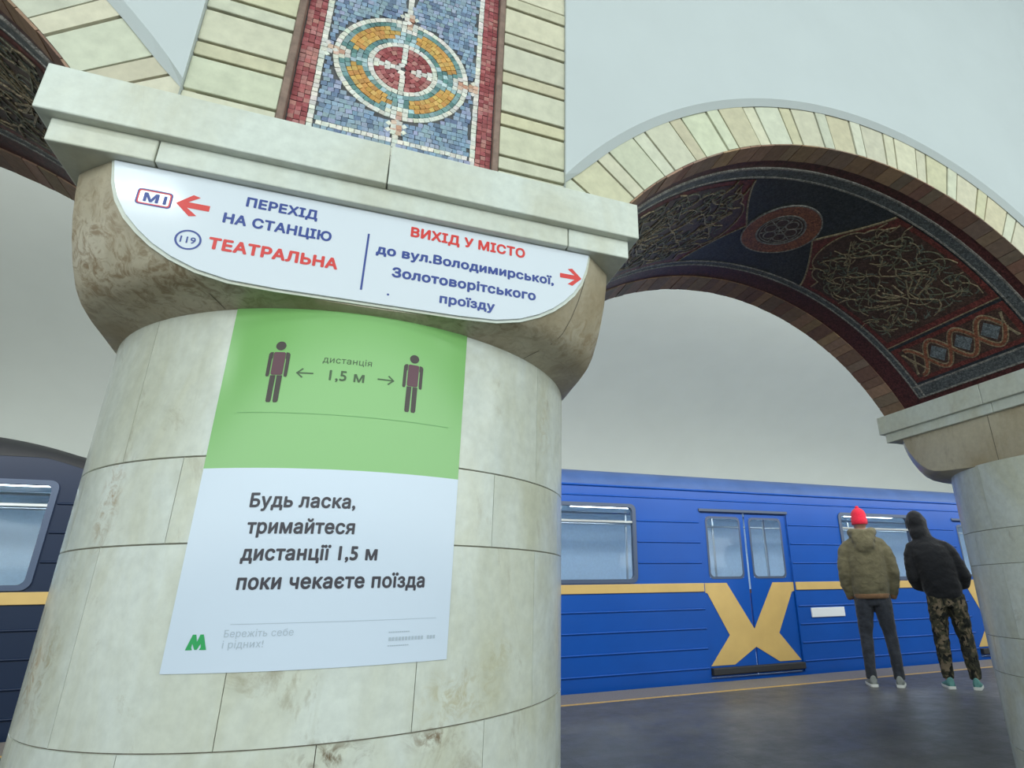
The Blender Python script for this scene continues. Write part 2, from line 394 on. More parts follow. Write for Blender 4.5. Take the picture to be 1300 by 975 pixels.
# tops of the piers and the ends: solid core behind bands and ring
mb = MB()
for k in (-1, 0, 1, 2):
    xc = BAY*k; mb.box(xc-0.60, YF+0.045, ZT-0.0, xc+0.60, YB-0.004, ZT+0.30)
    mb.box(xc-PB-0.001, YF+0.036, ZT, xc+PB+0.001, YF+0.06, 3.6)
    for sg in (-1, 1): mb.box(xc+sg*0.408-0.106, YF+0.004, ZT, xc+sg*0.408+0.106, YF+0.036, 3.44)
structure(mb.build('wall_core', M['joint']))

# soffit shell (plain red ground under every mosaic) ------------------------------------------------
def APt(xc, u, y, off=0.0):
    """u: angle in degrees around the arch, y: depth, off: distance proud of the soffit"""
    r = AR-off; return (xc+r*cos(radians(u)), y, AZ+r*sin(radians(u)))
S0, S1 = 32.0, 148.0
mb = MB()
for k in (-1, 0, 1):
    us = [S0+(S1-S0)*i/80 for i in range(81)]
    mb.grid([[APt(AX(k), u, YF+0.004) for u in us], [APt(AX(k), u, YB-0.004) for u in us]])
structure(mb.build('wall_soffit', M['s_maroon']))

# stone ring around each arch and brown brick edging of its soffit ----------------------------------
CREAM = [(0.62, 0.61, 0.47), (0.60, 0.60, 0.48), (0.64, 0.61, 0.46), (0.60, 0.56, 0.39), (0.62, 0.58, 0.43)]
mb = MB()
for k in (-1, 0, 1):
    xc = AX(k); mb.m = 0
    d = lambda a, r, y: (xc+r*cos(a), y, AZ+r*sin(a))
    a = radians(32.9); end = radians(147.1); i = 0
    while a < end:
        da = (0.125 if i % 2 == 0 else 0.060)/1.6; b2 = min(a+da, end)-0.0048
        mb.cur = vary(CREAM[random.randrange(5)], 0.08); jy = random.uniform(-0.002, 0.002)
        n = 4
        for q in range(n):
            t0, t1 = a+(b2-a)*q/n, a+(b2-a)*(q+1)/n
            mb.hexa((d(t0, AR+0.001, YF+jy), d(t1, AR+0.001, YF+jy), d(t1, AR+0.001, YF+0.06), d(t0, AR+0.001, YF+0.06),
                     d(t0, AO+0.012, YF+jy), d(t1, AO+0.012, YF+jy), d(t1, AO+0.012, YF+0.06), d(t0, AO+0.012, YF+0.06)))
        a += da; i += 1
    mb.m = 1; mb.cur = (1, 1, 1)
    us = [32.9+114.2*q/60 for q in range(61)]
    mb.grid([[d(radians(u), AR+0.004, YF+0.010) for u in us], [d(radians(u), AO+0.01, YF+0.010) for u in us]], smooth=False)
structure(mb.build('trim_3', [M['stone'], M['joint']]))
BR = [(0.30, 0.185, 0.125), (0.35, 0.22, 0.145), (0.25, 0.14, 0.10), (0.33, 0.20, 0.13), (0.38, 0.24, 0.14), (0.28, 0.19, 0.14)]
mb = MB()
for k in (-1, 0, 1):
    for (y0, y1) in ((YF-0.001, -0.463), (0.552, YB)):
        u = S0+0.8
        while u < S1-0.8:
            du = random.choice((2.2, 2.8, 3.4)); u1 = min(u+du, S1-0.8); mb.cur = vary(random.choice(BR), 0.14)
            o = 0.006+random.uniform(-0.0015, 0.0015)
            p = [APt(AX(k), u, y0, 0), APt(AX(k), u1-0.12, y0, 0), APt(AX(k), u1-0.12, y1, 0), APt(AX(k), u, y1, 0)]
            q = [APt(AX(k), u, y0, o), APt(AX(k), u1-0.12, y0, o), APt(AX(k), u1-0.12, y1, o), APt(AX(k), u, y1, o)]
            mb.hexa(p+q); u = u1
structure(mb.build('trim_4', M['brick']))

# stone bands beside the mosaic on each pier --------------------------------------------------------
mb = MB()
for k in (0, 1):
    for sgn in (-1, 1):
        z = ZT-0.012*(sgn > 0); i = 0 if sgn < 0 else 1
        while z < 3.4:
            dz = 0.118 if i % 2 == 0 else 0.054
            mb.cur = vary(CREAM[random.randrange(5)], 0.06)
            x0, x1 = sorted((BAY*k+sgn*0.302, BAY*k+sgn*PB))
            mb.bbox(x0, YF-0.012+random.uniform(-0.002, 0.002), z+0.004, x1, YF+0.010, z+dz-0.006, 0.003)
            z += dz; i += 1
structure(mb.build('trim_5', M['stone']))

# ------------------------------------------------------------------ columns
def bowl(z):
    """radius of the cushion capital at height z"""
    P = [(1.560, 0.655), (1.5705, 0.70), (1.576, 0.735), (1.588, 0.772), (1.607, 0.797), (1.645, 0.824), (1.688, 0.846), (1.734, 0.864), (1.78, 0.876), (1.83, 0.884)]
    for (a, ra), (b_, rb) in zip(P, P[1:]):
        if z <= b_: t = (z-a)/(b_-a); return ra+(rb-ra)*t
    return P[-1][1]
CX, CY = 0.632, 0.690           # faces of the cushion capital
def capital_mesh():
    zs = [1.555, 1.563, 1.5705, 1.5735, 1.576, 1.582, 1.588, 1.597, 1.607, 1.62, 1.632, 1.645, 1.666, 1.688, 1.71, 1.734, 1.757, 1.78, 1.805, 1.83]
    n = 160; mb = MB()
    rings = [[(bowl(z)*cos(2*pi*j/n), bowl(z)*sin(2*pi*j/n), z) for j in range(n)] for z in zs]
    mb.loft(rings)
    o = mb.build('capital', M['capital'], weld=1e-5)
    c = MB(); c.box(-CX, -CY, 1.4, CX, CY, 1.9); co_ = c.build('cutter', M['capital'])
    bmod = o.modifiers.new('b', 'BOOLEAN'); bmod.operation = 'INTERSECT'; bmod.solver = 'EXACT'; bmod.object = co_
    bv = o.modifiers.new('v', 'BEVEL'); bv.width = 0.006; bv.segments = 2; bv.limit_method = 'ANGLE'; bv.angle_limit = radians(40)
    evaluated(o, None); bpy.data.objects.remove(co_)
    me = o.data; bm = bmesh.new(); bm.from_mesh(me)
    for f_ in bm.faces: f_.smooth = True
    for e in bm.edges:
        if len(e.link_faces) == 2 and e.calc_face_angle(0) > radians(28): e.smooth = False
    bm.to_mesh(me); bm.free()
    return o
def add_capital_joints(cap):
    """fine joints where the blocks of the capital meet"""
    mb = MB()
    for s in (-1, 1):
        mb.box(s*(CX-0.002), 0.050, 1.567, s*(CX+0.0006), 0.0535, 1.826)
    for dg in (-118, -52, 128, 52):
        a = radians(dg); t = Vector((-sin(a), cos(a), 0))*0.0013
        zs = [1.562+0.262*i/24 for i in range(25)]
        A, B_ = [], []
        for z in zs:
            r = min(bowl(z), CX/abs(cos(a)), CY/abs(sin(a)))+0.0008
            p = Vector((r*cos(a), r*sin(a), z)); A.append(p-t); B_.append(p+t)
        mb.grid([A, B_])
    return mb.split('joint', M['joint'], cap)
def shaft_mesh():
    mb = MB(); mb.m = 1; n = 120
    mb.grid([[((RS-0.004)*cos(2*pi*j/n), (RS-0.004)*sin(2*pi*j/n), z) for j in range(n)] for z in (0.0, 1.565)], close_v=True)
    mb.m = 0
    courses = [(0.0, 0.14, 0), (0.14, 0.495, 15), (0.495, 0.675, 0), (0.675, 1.040, 15), (1.040, 1.218, 0), (1.218, 1.568, 15)]
    G = 0.0008
    for z0, z1, off in courses:
        for k in range(12):
            a0, a1 = radians(off+30*k), radians(off+30*k+30); g = G/RS
            mb.cur = (random.random(), random.random(), random.random())
            pts = [a0+g+(a1-a0-2*g)*j/10 for j in range(11)]
            rows = []
            for z, r in ((z0+G-0.0, RS-0.003), (z0+G+0.0012, RS), (z1-G-0.0012, RS), (z1-G, RS-0.003)):
                rows.append([(r*cos(q), r*sin(q), z) for q in pts])
            mb.grid(rows[1:3], smooth=True); mb.grid(rows[0:2], smooth=False); mb.grid(rows[2:4], smooth=False)
            for q in (a0+g, a1-g):
                mb.quad((RS*cos(q), RS*sin(q), z0+G), (RS*cos(q), RS*sin(q), z1-G), ((RS-.003)*cos(q), (RS-.003)*sin(q), z1-G), ((RS-.003)*cos(q), (RS-.003)*sin(q), z0+G))
    return mb
def slab_mesh(hx, hy, z0, z1, cuts_x, cuts_y):
    mb = MB(); G = 0.0012
    xs = [-hx]+cuts_x+[hx]; ys = [-hy]+cuts_y+[hy]
    for i in range(len(xs)-1):
        for j in range(len(ys)-1):
            mb.cur = (random.random(), random.random(), random.random())
            mb.bbox(xs[i]+G*(i > 0), ys[j]+G*(j > 0), z0, xs[i+1]-G*(i < len(xs)-2), ys[j+1]-G*(j < len(ys)-2), z1, 0.0035)
    return mb
def make_column():
    root = empty('marble_column')
    shaft_mesh().build('shaft', [M['shaft'], M['joint']], root)
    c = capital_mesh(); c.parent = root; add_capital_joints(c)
    slab_mesh(HW-0.024, HD-0.024, ZL-0.002, ZM+0.002, [-0.468, 0.475], [0.0]).build('neck_slab', M['slab'], root)
    slab_mesh(HW, HD, ZM, ZT, [0.0], [0.03]).build('top_slab', M['slab'], root)
    return root
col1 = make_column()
tag(col1, 'stout round marble column carrying the green poster and the white direction sign', 'column', 'marble columns of the arcade')
def copy_tree(o, parent=None):
    c = o.copy(); COL.objects.link(c)
    if parent is not None: c.parent = parent
    for ch in list(o.children): copy_tree(ch, c)
    return c
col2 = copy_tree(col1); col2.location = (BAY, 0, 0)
tag(col2, 'marble column at the right edge, next to the waiting person in black')

# ------------------------------------------------------------------ lettering helpers
from mathutils.geometry import delaunay_2d_cdt
def fill_loops(loops):
    """triangulate closed outlines by the nonzero winding rule; returns points and triangles"""
    pts, edges = [], []
    for lp in loops:
        o = len(pts); pts += [Vector(p) for p in lp]; edges += [(o+i, o+(i+1) % len(lp)) for i in range(len(lp))]
    V, _, Fc = delaunay_2d_cdt(pts, edges, [], 0, 1e-6)[:3]
    def wind(x, y):
        w_ = 0
        for lp in loops:
            for (x0, y0), (x1, y1) in zip(lp, lp[1:]+lp[:1]):
                if (y0 <= y) != (y1 <= y):
                    t = (x1-x0)*(y-y0)-(x-x0)*(y1-y0)
                    if y1 > y0 and t > 0: w_ += 1
                    elif y1 <= y0 and t < 0: w_ -= 1
        return w_
    keep = []
    for f_ in Fc:
        x = sum(V[i].x for i in f_)/len(f_); y = sum(V[i].y for i in f_)/len(f_)
        if wind(x, y): keep.append(tuple(f_))
    return [(v.x, v.y) for v in V], keep
_tc = {}
def text_geo(s):
    """outlines of every character, filled"""
    if s in _tc: return _tc[s]
    cu = bpy.data.curves.new('lettering', 'FONT'); cu.body = s; cu.size = 1.0; cu.resolution_u = 5; cu.space_character = 1.06; cu.fill_mode = 'NONE'
    o = bpy.data.objects.new('lettering', cu); COL.objects.link(o)
    dg = bpy.context.evaluated_depsgraph_get(); me = bpy.data.meshes.new_from_object(o.evaluated_get(dg))
    loops = []; seen = set()
    adj = {}
    for e in me.edges:
        p, q = e.vertices[0], e.vertices[1]; adj.setdefault(p, []).append(q); adj.setdefault(q, []).append(p)
    for v0 in sorted(adj):
        if v0 in seen: continue
        lp = [v0]; seen.add(v0); cur = min(adj[v0])     # vertices of a spline are stored in drawing order
        while cur not in seen:
            lp.append(cur); seen.add(cur); n_ = [q for q in adj[cur] if q not in seen]
            if not n_: break
            cur = n_[0]
        if len(lp) > 2: loops.append([(me.vertices[i].co.x, me.vertices[i].co.y) for i in lp])
    bpy.data.objects.remove(o); bpy.data.curves.remove(cu); bpy.data.meshes.remove(me)
    # fill glyph by glyph: outlines whose boxes overlap belong together
    boxes = [(min(p[0] for p in l), max(p[0] for p in l)) for l in loops]; order = sorted(range(len(loops)), key=lambda i: boxes[i][0]); vs, fs = [], []
    i = 0
    while i < len(order):
        grp = [order[i]]; hi = boxes[order[i]][1]; i += 1
        while i < len(order) and boxes[order[i]][0] < hi: hi = max(hi, boxes[order[i]][1]); grp.append(order[i]); i += 1
        v_, f_ = fill_loops([loops[g] for g in grp]); k = len(vs); vs += v_; fs += [tuple(q+k for q in t) for t in f_]
    _tc[s] = (vs, fs); return vs, fs
def letters(fn, s, x0, x1, base, cap, bold=0.022):
    """one line of lettering between x0 and x1; heavier strokes by laying shifted copies of the glyphs over each other"""
    vs, fs = text_geo(s); a = min(v[0] for v in vs)-bold; b_ = max(v[0] for v in vs)+bold; k = (x1-x0)/(b_-a)
    kz = cap/(max(y for x, y in text_geo('Н')[0])+2*bold); mb = MB()
    for i in range(8 if bold > 0 else 1):
        dx, dy = (bold*cos(pi/4*i), bold*sin(pi/4*i)) if bold > 0 else (0, 0)
        e = 0.00003*i
        mb.add([fn(x0+(x+dx-a)*k, base+(y+dy+bold)*kz, e) for x, y in vs], fs)
    return mb
def poly(fn, pts, mb=None):
    mb = mb or MB(); v_, f_ = fill_loops([list(pts)]); mb.add([fn(x, z) for x, z in v_], f_); return mb
def frame_ring(fn, outer, inner, mb=None):
    mb = mb or MB(); n = len(outer); mb.add([fn(*p) for p in outer]+[fn(*p) for p in inner], [(i, (i+1) % n, n+(i+1) % n, n+i) for i in range(n)]); return mb
def rrect(x0, z0, x1, z1, r, n=6):
    P = []
    for cx, cz, a in ((x1-r, z0+r, -pi/2), (x1-r, z1-r, 0), (x0+r, z1-r, pi/2), (x0+r, z0+r, pi)):
        P += [(cx+r*cos(a+pi/2*i/n), cz+r*sin(a+pi/2*i/n)) for i in range(n+1)]
    return P
def circ(cx, cz, r, n=40): return [(cx+r*cos(2*pi*i/n), cz+r*sin(2*pi*i/n)) for i in range(n)]

# ------------------------------------------------------------------ direction sign on the capital
SY = -0.700
outl = [(-0.543, 1.8225), (-0.533, 1.775), (-0.519, 1.734), (-0.497, 1.697), (-0.470, 1.667), (-0.440, 1.6405), (-0.402, 1.6165), (-0.352, 1.595), (-0.29, 1.5815), (-0.2, 1.5775)]
outl = outl+[(-x, z) for x, z in reversed(outl)]
sign = empty('direction_sign', (0, SY, 1.70), 'white direction sign with blue and red lettering on the capital of the near column', 'sign')
def S(y):  # sign-local mapping
    return lambda x, z, e=0.0: (x, y-e, z-1.70)
mb = poly(S(0.0), outl); n = len(outl)
mb.add([S(0.0)(*p) for p in outl]+[S(0.009)(*p) for p in outl], [(i, (i+1) % n, n+(i+1) % n, n+i) for i in range(n)])
mb.add([S(0.009)(*p) for p in outl], [tuple(range(n))])
mb.build('panel', M['sign'], sign)
rim_o = [(x*1.011, 1.8240 if z > 1.82 else z-0.0065) for x, z in outl]
mb = frame_ring(S(0.0055), rim_o, outl); frame_ring(S(0.009), rim_o, outl, mb); mb.add([S(0.0055)(*p) for p in rim_o]+[S(0.009)(*p) for p in rim_o], [(i, (i+1) % n, n+(i+1) % n, n+i) for i in range(n)])
mb.build('rim', M['slab'], sign)
F = S(-0.0006)
for s, x0, x1, base, cap, mat, bo in (
    ('ПЕРЕХІД', -0.289, -0.142, 1.7695, 0.026, 'blue_ink', 0.042), ('НА СТАНЦІЮ', -0.326, -0.106, 1.718, 0.0265, 'blue_ink', 0.042),
    ('ТЕАТРАЛЬНА', -0.342, -0.084, 1.6475, 0.0295, 'red_ink', 0.046), ('ВИХІД У МІСТО', 0.068, 0.360, 1.7735, 0.029, 'red_ink', 0.044),
    ('до вул.Володимирської,', -0.006, 0.441, 1.7085, 0.0265, 'blue_ink', 0.042), ('Золотоворітського', 0.035, 0.392, 1.6530, 0.0275, 'blue_ink', 0.042),
    ('проїзду', 0.150, 0.286, 1.6035, 0.0260, 'blue_ink', 0.042), ('М1', -0.4755, -0.434, 1.7350, 0.0225, 'blue_ink', 0.04), ('119', -0.3935, -0.365, 1.6525, 0.0165, 'blue_ink', 0.020)):
    letters(F, s, x0, x1, base, cap, bo).build('lettering', M[mat], sign)
frame_ring(F, rrect(-0.4885, 1.7265, -0.4245, 1.7665, 0.007), rrect(-0.4860, 1.7290, -0.4270, 1.7640, 0.005)).build('line_badge', M['blue_ink'], sign)
frame_ring(F, rrect(-0.4860, 1.7290, -0.4270, 1.7640, 0.005), rrect(-0.4835, 1.7315, -0.4295, 1.7615, 0.004)).build('line_badge', M['red_ink'], sign)
frame_ring(F, circ(-0.379, 1.6605, 0.0245), circ(-0.379, 1.6605, 0.0205)).build('station_badge', M['blue_ink'], sign)
def arrow(fn, xt, xe, z, half, th):
    d = 1 if xe > xt else -1; h = abs(half); hx = h*1.02
    return poly(fn, [(xt, z), (xt+d*hx, z+h), (xt+d*(hx+th*0.95), z+h*0.86), (xt+d*(th*1.35+0.002), z+th*0.5), (xe, z+th*0.5), (xe, z-th*0.5), (xt+d*(th*1.35+0.002), z-th*0.5), (xt+d*(hx+th*0.95), z-h*0.86), (xt+d*hx, z-h)])
arrow(F, -0.4170, -0.3545, 1.7455, 0.0275, 0.0145).build('arrow', M['red_ink'], sign)
arrow(F, 0.5200, 0.4580, 1.7430, 0.0265, 0.0135).build('arrow', M['red_ink'], sign)
mb = MB(); mb.add([F(*p) for p in ((-0.0300, 1.606), (-0.0255, 1.606), (-0.0245, 1.759), (-0.0290, 1.759))], [(0, 1, 2, 3)]); mb.build('divider', M['blue_ink'], sign)
poly(F, circ(0.032, 1.6045, 0.0028, 14)).build('screw', M['blue_ink'], sign)

# ------------------------------------------------------------------ poster on the shaft
poster = empty('poster', (0, 0, 0.80), 'green and white distance poster pasted around the near column under the sign', 'poster')
def Cy(r): return lambda s, z, e=0.0: ((r+e)*sin(s/RS), -(r+e)*cos(s/RS), z-0.80)
def wrap(fn, s0, s1, z0, z1, n=24, m_=4):
    mb = MB(); mb.grid([[fn(s0+(s1-s0)*i/n, z0+(z1-z0)*j/m_) for i in range(n+1)] for j in range(m_+1)]); return mb
P0, P1, PZ0, PZ1, PZT = -0.294, 0.238, 0.8045, 1.1905, 1.586
fr_, bk_ = Cy(RS+0.0022), Cy(RS+0.0006)
mb = wrap(fr_, P0, P1, PZ0, PZ1)
for s0, s1, z0, z1 in ((P0, P0, PZ0, PZT), (P1, P1, PZ0, PZT)): mb.grid([[fr_(s0, z0), fr_(s0, z1)], [bk_(s0, z0), bk_(s0, z1)]], smooth=False)
mb.grid([[fr_(P0+(P1-P0)*i/24, PZ0) for i in range(25)], [bk_(P0+(P1-P0)*i/24, PZ0) for i in range(25)]], smooth=False)
mb.build('sheet', M['paper'], poster)
wrap(fr_, P0, P1, PZ1, PZT).build('green_field', M['green'], poster)
F = Cy(RS+0.0028)
for s, x0, x1, base, cap, mat, bo in (
    ('Будь ласка,', -0.185, 0.017, 1.1090, 0.0300, 'dark_ink', 0.032), ('тримайтеся', -0.182, 0.021, 1.0565, 0.0300, 'dark_ink', 0.032),
    ('дистанції 1,5 м', -0.184, 0.071, 1.0045, 0.0300, 'dark_ink', 0.032), ('поки чекаєте поїзда', -0.182, 0.175, 0.9500, 0.0300, 'dark_ink', 0.032),
    ('дистанція', -0.088, 0.015, 1.4330, 0.0150, 'forest_ink', -0.004), ('1,5 м', -0.0705, 0.003, 1.3915, 0.0255, 'forest_ink', 0.018),
    ('Бережіть себе', -0.188, -0.066, 0.8655, 0.0130, 'grey_ink', 0.0), ('і рідних!', -0.188, -0.116, 0.8465, 0.0130, 'grey_ink', 0.0)):
    letters(F, s, x0, x1, base, cap, bo).build('lettering', M[mat], poster)
mb = MB()                        # lines of tiny print too fine to read
for z, x0, x1, h in ((0.863, 0.109, 0.150, 0.0022), (0.8375, 0.109, 0.152, 0.0022)):
    x = x0
    while x < x1: mb.add([F(x, z), F(x+0.0035, z), F(x+0.0035, z+h), F(x, z+h)], [(0, 1, 2, 3)]); x += 0.0043
x = 0.110
while x < 0.203:
    if not (0.1815 < x < 0.187): mb.add([F(x, 0.8475), F(x+0.0048, 0.8475), F(x+0.0048, 0.8545), F(x, 0.8545)], [(0, 1, 2, 3)])
    x += 0.0066
mb.build('fine_print', M['grey_ink'], poster)
wrap(F, -0.180, 0.207, 0.8876, 0.8886, 20, 1).build('rule', M['grey_ink'], poster)
wrap(F, -0.247, 0.203, 1.3105, 1.3120, 20, 1).build('rule', M['fold'], poster)
def thin_arrow(xt, xe, z):
    d = 1 if xe > xt else -1; t = 0.0017; h = 0.0115; mb = MB()
    mb.add([F(xt, z-t), F(xe, z-t), F(xe, z+t), F(xt, z+t)], [(0, 1, 2, 3)])
    for s in (-1, 1): mb.add([F(xt-d*0.001, z), F(xt+d*h, z+s*h), F(xt+d*(h+0.003), z+s*(h-0.002)), F(xt+d*0.0035, z)], [(0, 1, 2, 3)])
    return mb
thin_arrow(-0.1385, -0.1035, 1.4045).build('arrow', M['forest_ink'], poster)
thin_arrow(0.0670, 0.0310, 1.4050).build('arrow', M['forest_ink'], poster)
for cx in (-0.1795, 0.1085):
    mb = MB(); z0 = 1.335; k = 0.9
    poly(F, circ(cx, 1.4675, 0.0108, 24), mb); pic = mb.build('pictogram_head', M['brown_ink'], poster)
    poly(F, rrect(cx-0.0125, 1.398, cx+0.0125, 1.4525, 0.004)).build('pictogram_torso', M['plum_ink'], poster)
    mb = MB(); mb2 = MB()
    for s in (-1, 1):
        poly(F, [(cx+s*0.0135, 1.4525), (cx+s*0.0195, 1.4515), (cx+s*0.0225, 1.447), (cx+s*0.0225, 1.3965), (cx+s*0.0205, 1.3935), (cx+s*0.0160, 1.3945), (cx+s*0.0150, 1.40), (cx+s*0.0150, 1.436), (cx+s*0.0135, 1.438)], mb)
        poly(F, [(cx+s*0.0012, 1.3970), (cx+s*0.0125, 1.3970), (cx+s*0.0125, 1.338), (cx+s*0.0105, 1.3345), (cx+s*0.0035, 1.3345), (cx+s*0.0018, 1.338)], mb2)
    mb.split('pictogram_arm', M['brown_ink'], poster); mb2.split('pictogram_leg', M['brown_ink'], poster)
# metro emblem: bold letter M with slanted strokes
a, b_, z0, z1 = -0.2545, -0.2155, 0.8445, 0.8715
mid = (a+b_)/2; wd = b_-a
E_ = lambda u, v: (a+wd*u, z0+(z1-z0)*v)
poly(F, [E_(0, 0), E_(0.24, 1), E_(0.40, 1), E_(0.5, 0.52), E_(0.60, 1), E_(0.76, 1), E_(1, 0), E_(0.66, 0), E_(0.72, 0.16), E_(0.70, 0.42), E_(0.56, 0.02), E_(0.44, 0.02), E_(0.30, 0.42), E_(0.28, 0.16), E_(0.34, 0)]).build('emblem', M['m_green'], poster)

# ------------------------------------------------------------------ mosaic panels on the piers
BLUE = [(0.24, 0.34, 0.46), (0.30, 0.39, 0.49), (0.21, 0.30, 0.42), (0.34, 0.38, 0.52), (0.28, 0.37, 0.43), (0.14, 0.19, 0.29)]
WHT = [(0.72, 0.70, 0.62), (0.66, 0.66, 0.60), (0.76, 0.71, 0.64)]
RED = [(0.34, 0.085, 0.09), (0.40, 0.12, 0.12), (0.28, 0.06, 0.065), (0.46, 0.20, 0.18)]
ORG = [(0.62, 0.34, 0.09), (0.66, 0.42, 0.13), (0.55, 0.27, 0.08)]
TEAL = [(0.13, 0.26, 0.25), (0.18, 0.31, 0.31), (0.10, 0.20, 0.20), (0.24, 0.35, 0.36)]
LBL = [(0.50, 0.62, 0.66), (0.42, 0.56, 0.60)]
PNK = [(0.62, 0.40, 0.32), (0.66, 0.46, 0.36), (0.52, 0.28, 0.20)]
def mosaic(x0, medal_z):
    root = empty('mosaic_panel', (x0, YF, 2.0))
    Y = 0.012
    T = 0.0158; G = 0.0012
    parts = {}; class_ = lambda k: parts.setdefault(k, MB())
    def tile(mb, cx, cz, w_, h_, ang, pal, lift=0.0):
        mb.cur = vary(random.choice(pal), 0.14); c, s = cos(ang), sin(ang); jit = random.uniform(-0.05, 0.05)
        j = lambda: random.uniform(-0.0009, 0.0009)
        q = [(-w_/2+j(), -h_/2+j()), (w_/2+j(), -h_/2+j()), (w_/2+j(), h_/2+j()), (-w_/2+j(), h_/2+j())]
        P = [(cx+u*c-v*s, cz+u*s+v*c) for u, v in q]; y = Y-0.0035-lift+random.uniform(-0.0006, 0.0006)
        mb.hexa([(x, Y+0.002, z-2.0) for x, z in P]+[(x, y, z-2.0) for x, z in P])
    zt, zb = 3.42, 2.0
    n = int((zt-zb)/T)
    for i in range(n):
        z = zb+(i+0.5)*T
        for s in (-1, 1):
            for q in range(3): tile(class_('red_border %d' % s), s*(0.2405+q*T), z+random.uniform(-.001, .001), T-G, T-G, 0, RED)
            tile(class_('white_border %d' % s), s*0.2240, z, T-0.0008, T-G, 0, WHT)
    R0 = 0.197; mz = [medal_z, medal_z+0.66]
    def knot(x, z, cz):
        return min(hypot((x-px), (z-cz-pz)) for px, pz in ((0.178, 0), (-0.178, 0), (0, 0.180), (0, -0.180), (0.214, 0), (-0.214, 0), (0, 0.222), (0, -0.228)))
    for i in range(n):
        z = zb+(i+0.5)*T; w0 = random.uniform(-0.005, 0.005); x = -0.214+T/2*(i % 2)*0.6
        while x < 0.216:
            wx = T*random.uniform(0.85, 1.25); xc = x+wx/2
            free = all(hypot(xc, z-c) > R0+0.006 and knot(xc, z, c) > 0.019 for c in mz)
            if free and xc+wx/2 < 0.220:
                c = min(mz, key=lambda q: abs(q-z)); dz = z-c
                if abs(xc) < 0.012 and abs(dz) > R0: 
                    tile(class_('white_line %d' % (z > medal_z)+' %d' % (z > medal_z+0.33)+' %d' % (abs(dz) > 0.225)), 0.0, z, T, T-G, 0, WHT)
                elif abs(z-2.188) < T/2: tile(class_('white_border row'), xc, z, wx-G, T-G, 0, WHT)
                else: tile(class_('blue_field'), xc, z, wx-G, T-G, 0.10*sin(xc*40+z*31), BLUE)
            x += wx
    for c in mz:
        mb = class_('medallion %d' % (c > medal_z)); r = R0-T*0.5; ring = 0
        while r > 0.006:
            k = max(4, int(2*pi*r/(T*1.02)))
            for j in range(k):
                a = 2*pi*(j+0.5*(ring % 2))/k; x, z = r*cos(a), r*sin(a)
                ad = abs(((a-pi/4) % (pi/2))); ad = min(ad, pi/2-ad)
                kd = min(hypot(x-px, z-pz) for px, pz in ((0.178, 0), (-0.178, 0), (0, 0.180), (0, -0.180)))
                if kd < 0.014: pal = PNK
                elif kd < 0.032: pal = WHT
                elif ring == 0: pal = WHT
                elif ring == 1: pal = TEAL
                elif ring in (2, 3, 4) and ad < 0.60-0.10*abs(ring-3): pal = ORG
                elif 0.085 < r < 0.100: pal = WHT
                elif r < 0.085: pal = WHT if min(abs(x), abs(z)) < 0.0085 else RED
                elif ring in (4, 5) and ad > 0.60 and j % 2: pal = LBL
                else: pal = TEAL if random.random() > 0.12 else LBL
                tile(mb, x, c+z, (2*pi*r/k)-G, T-G, a+pi/2, pal, 0.0012)
            r -= T; ring += 1
        for px, pz in ((0.213, 0), (-0.213, 0), (0, 0.216), (0, -0.216), (0, -0.238)):
            for u, v in ((-.5, -.5), (.5, -.5), (-.5, .5), (.5, .5)):
                tile(mb, px+u*T*0.98, c+pz+v*T*0.98, T-G, T-G, 0.2*random.uniform(-1, 1), PNK if random.random() > 0.45 else WHT, 0.0016)
            for u, v in ((-1.35, 0), (1.35, 0), (0, -1.35), (0, 1.35)):
                if abs(px+u*T) < 0.214: tile(mb, px+u*T, c+pz+v*T, T*0.8, T*0.8, pi/4, WHT, 0.001)
    for n_, mb in parts.items(): mb.build(n_.split()[0], M['tess'], root)
    mb = MB(); mb.box(-0.290, Y, 0.0, 0.290, Y+0.02, 1.43); mb.build('backing', M['grout'], root)
    for s in (-1, 1):
        mb = MB(); mb.bbox(min(s*0.2825, s*0.3015), -0.014, 0.0, max(s*0.2825, s*0.3015), Y+0.02, 1.43, 0.004); mb.build('edging', M['terracotta'], root)
    return root
mo = mosaic(0.0, 2.456)
tag(mo, 'blue mosaic panel with a round red and orange medallion above the near column', 'mosaic')

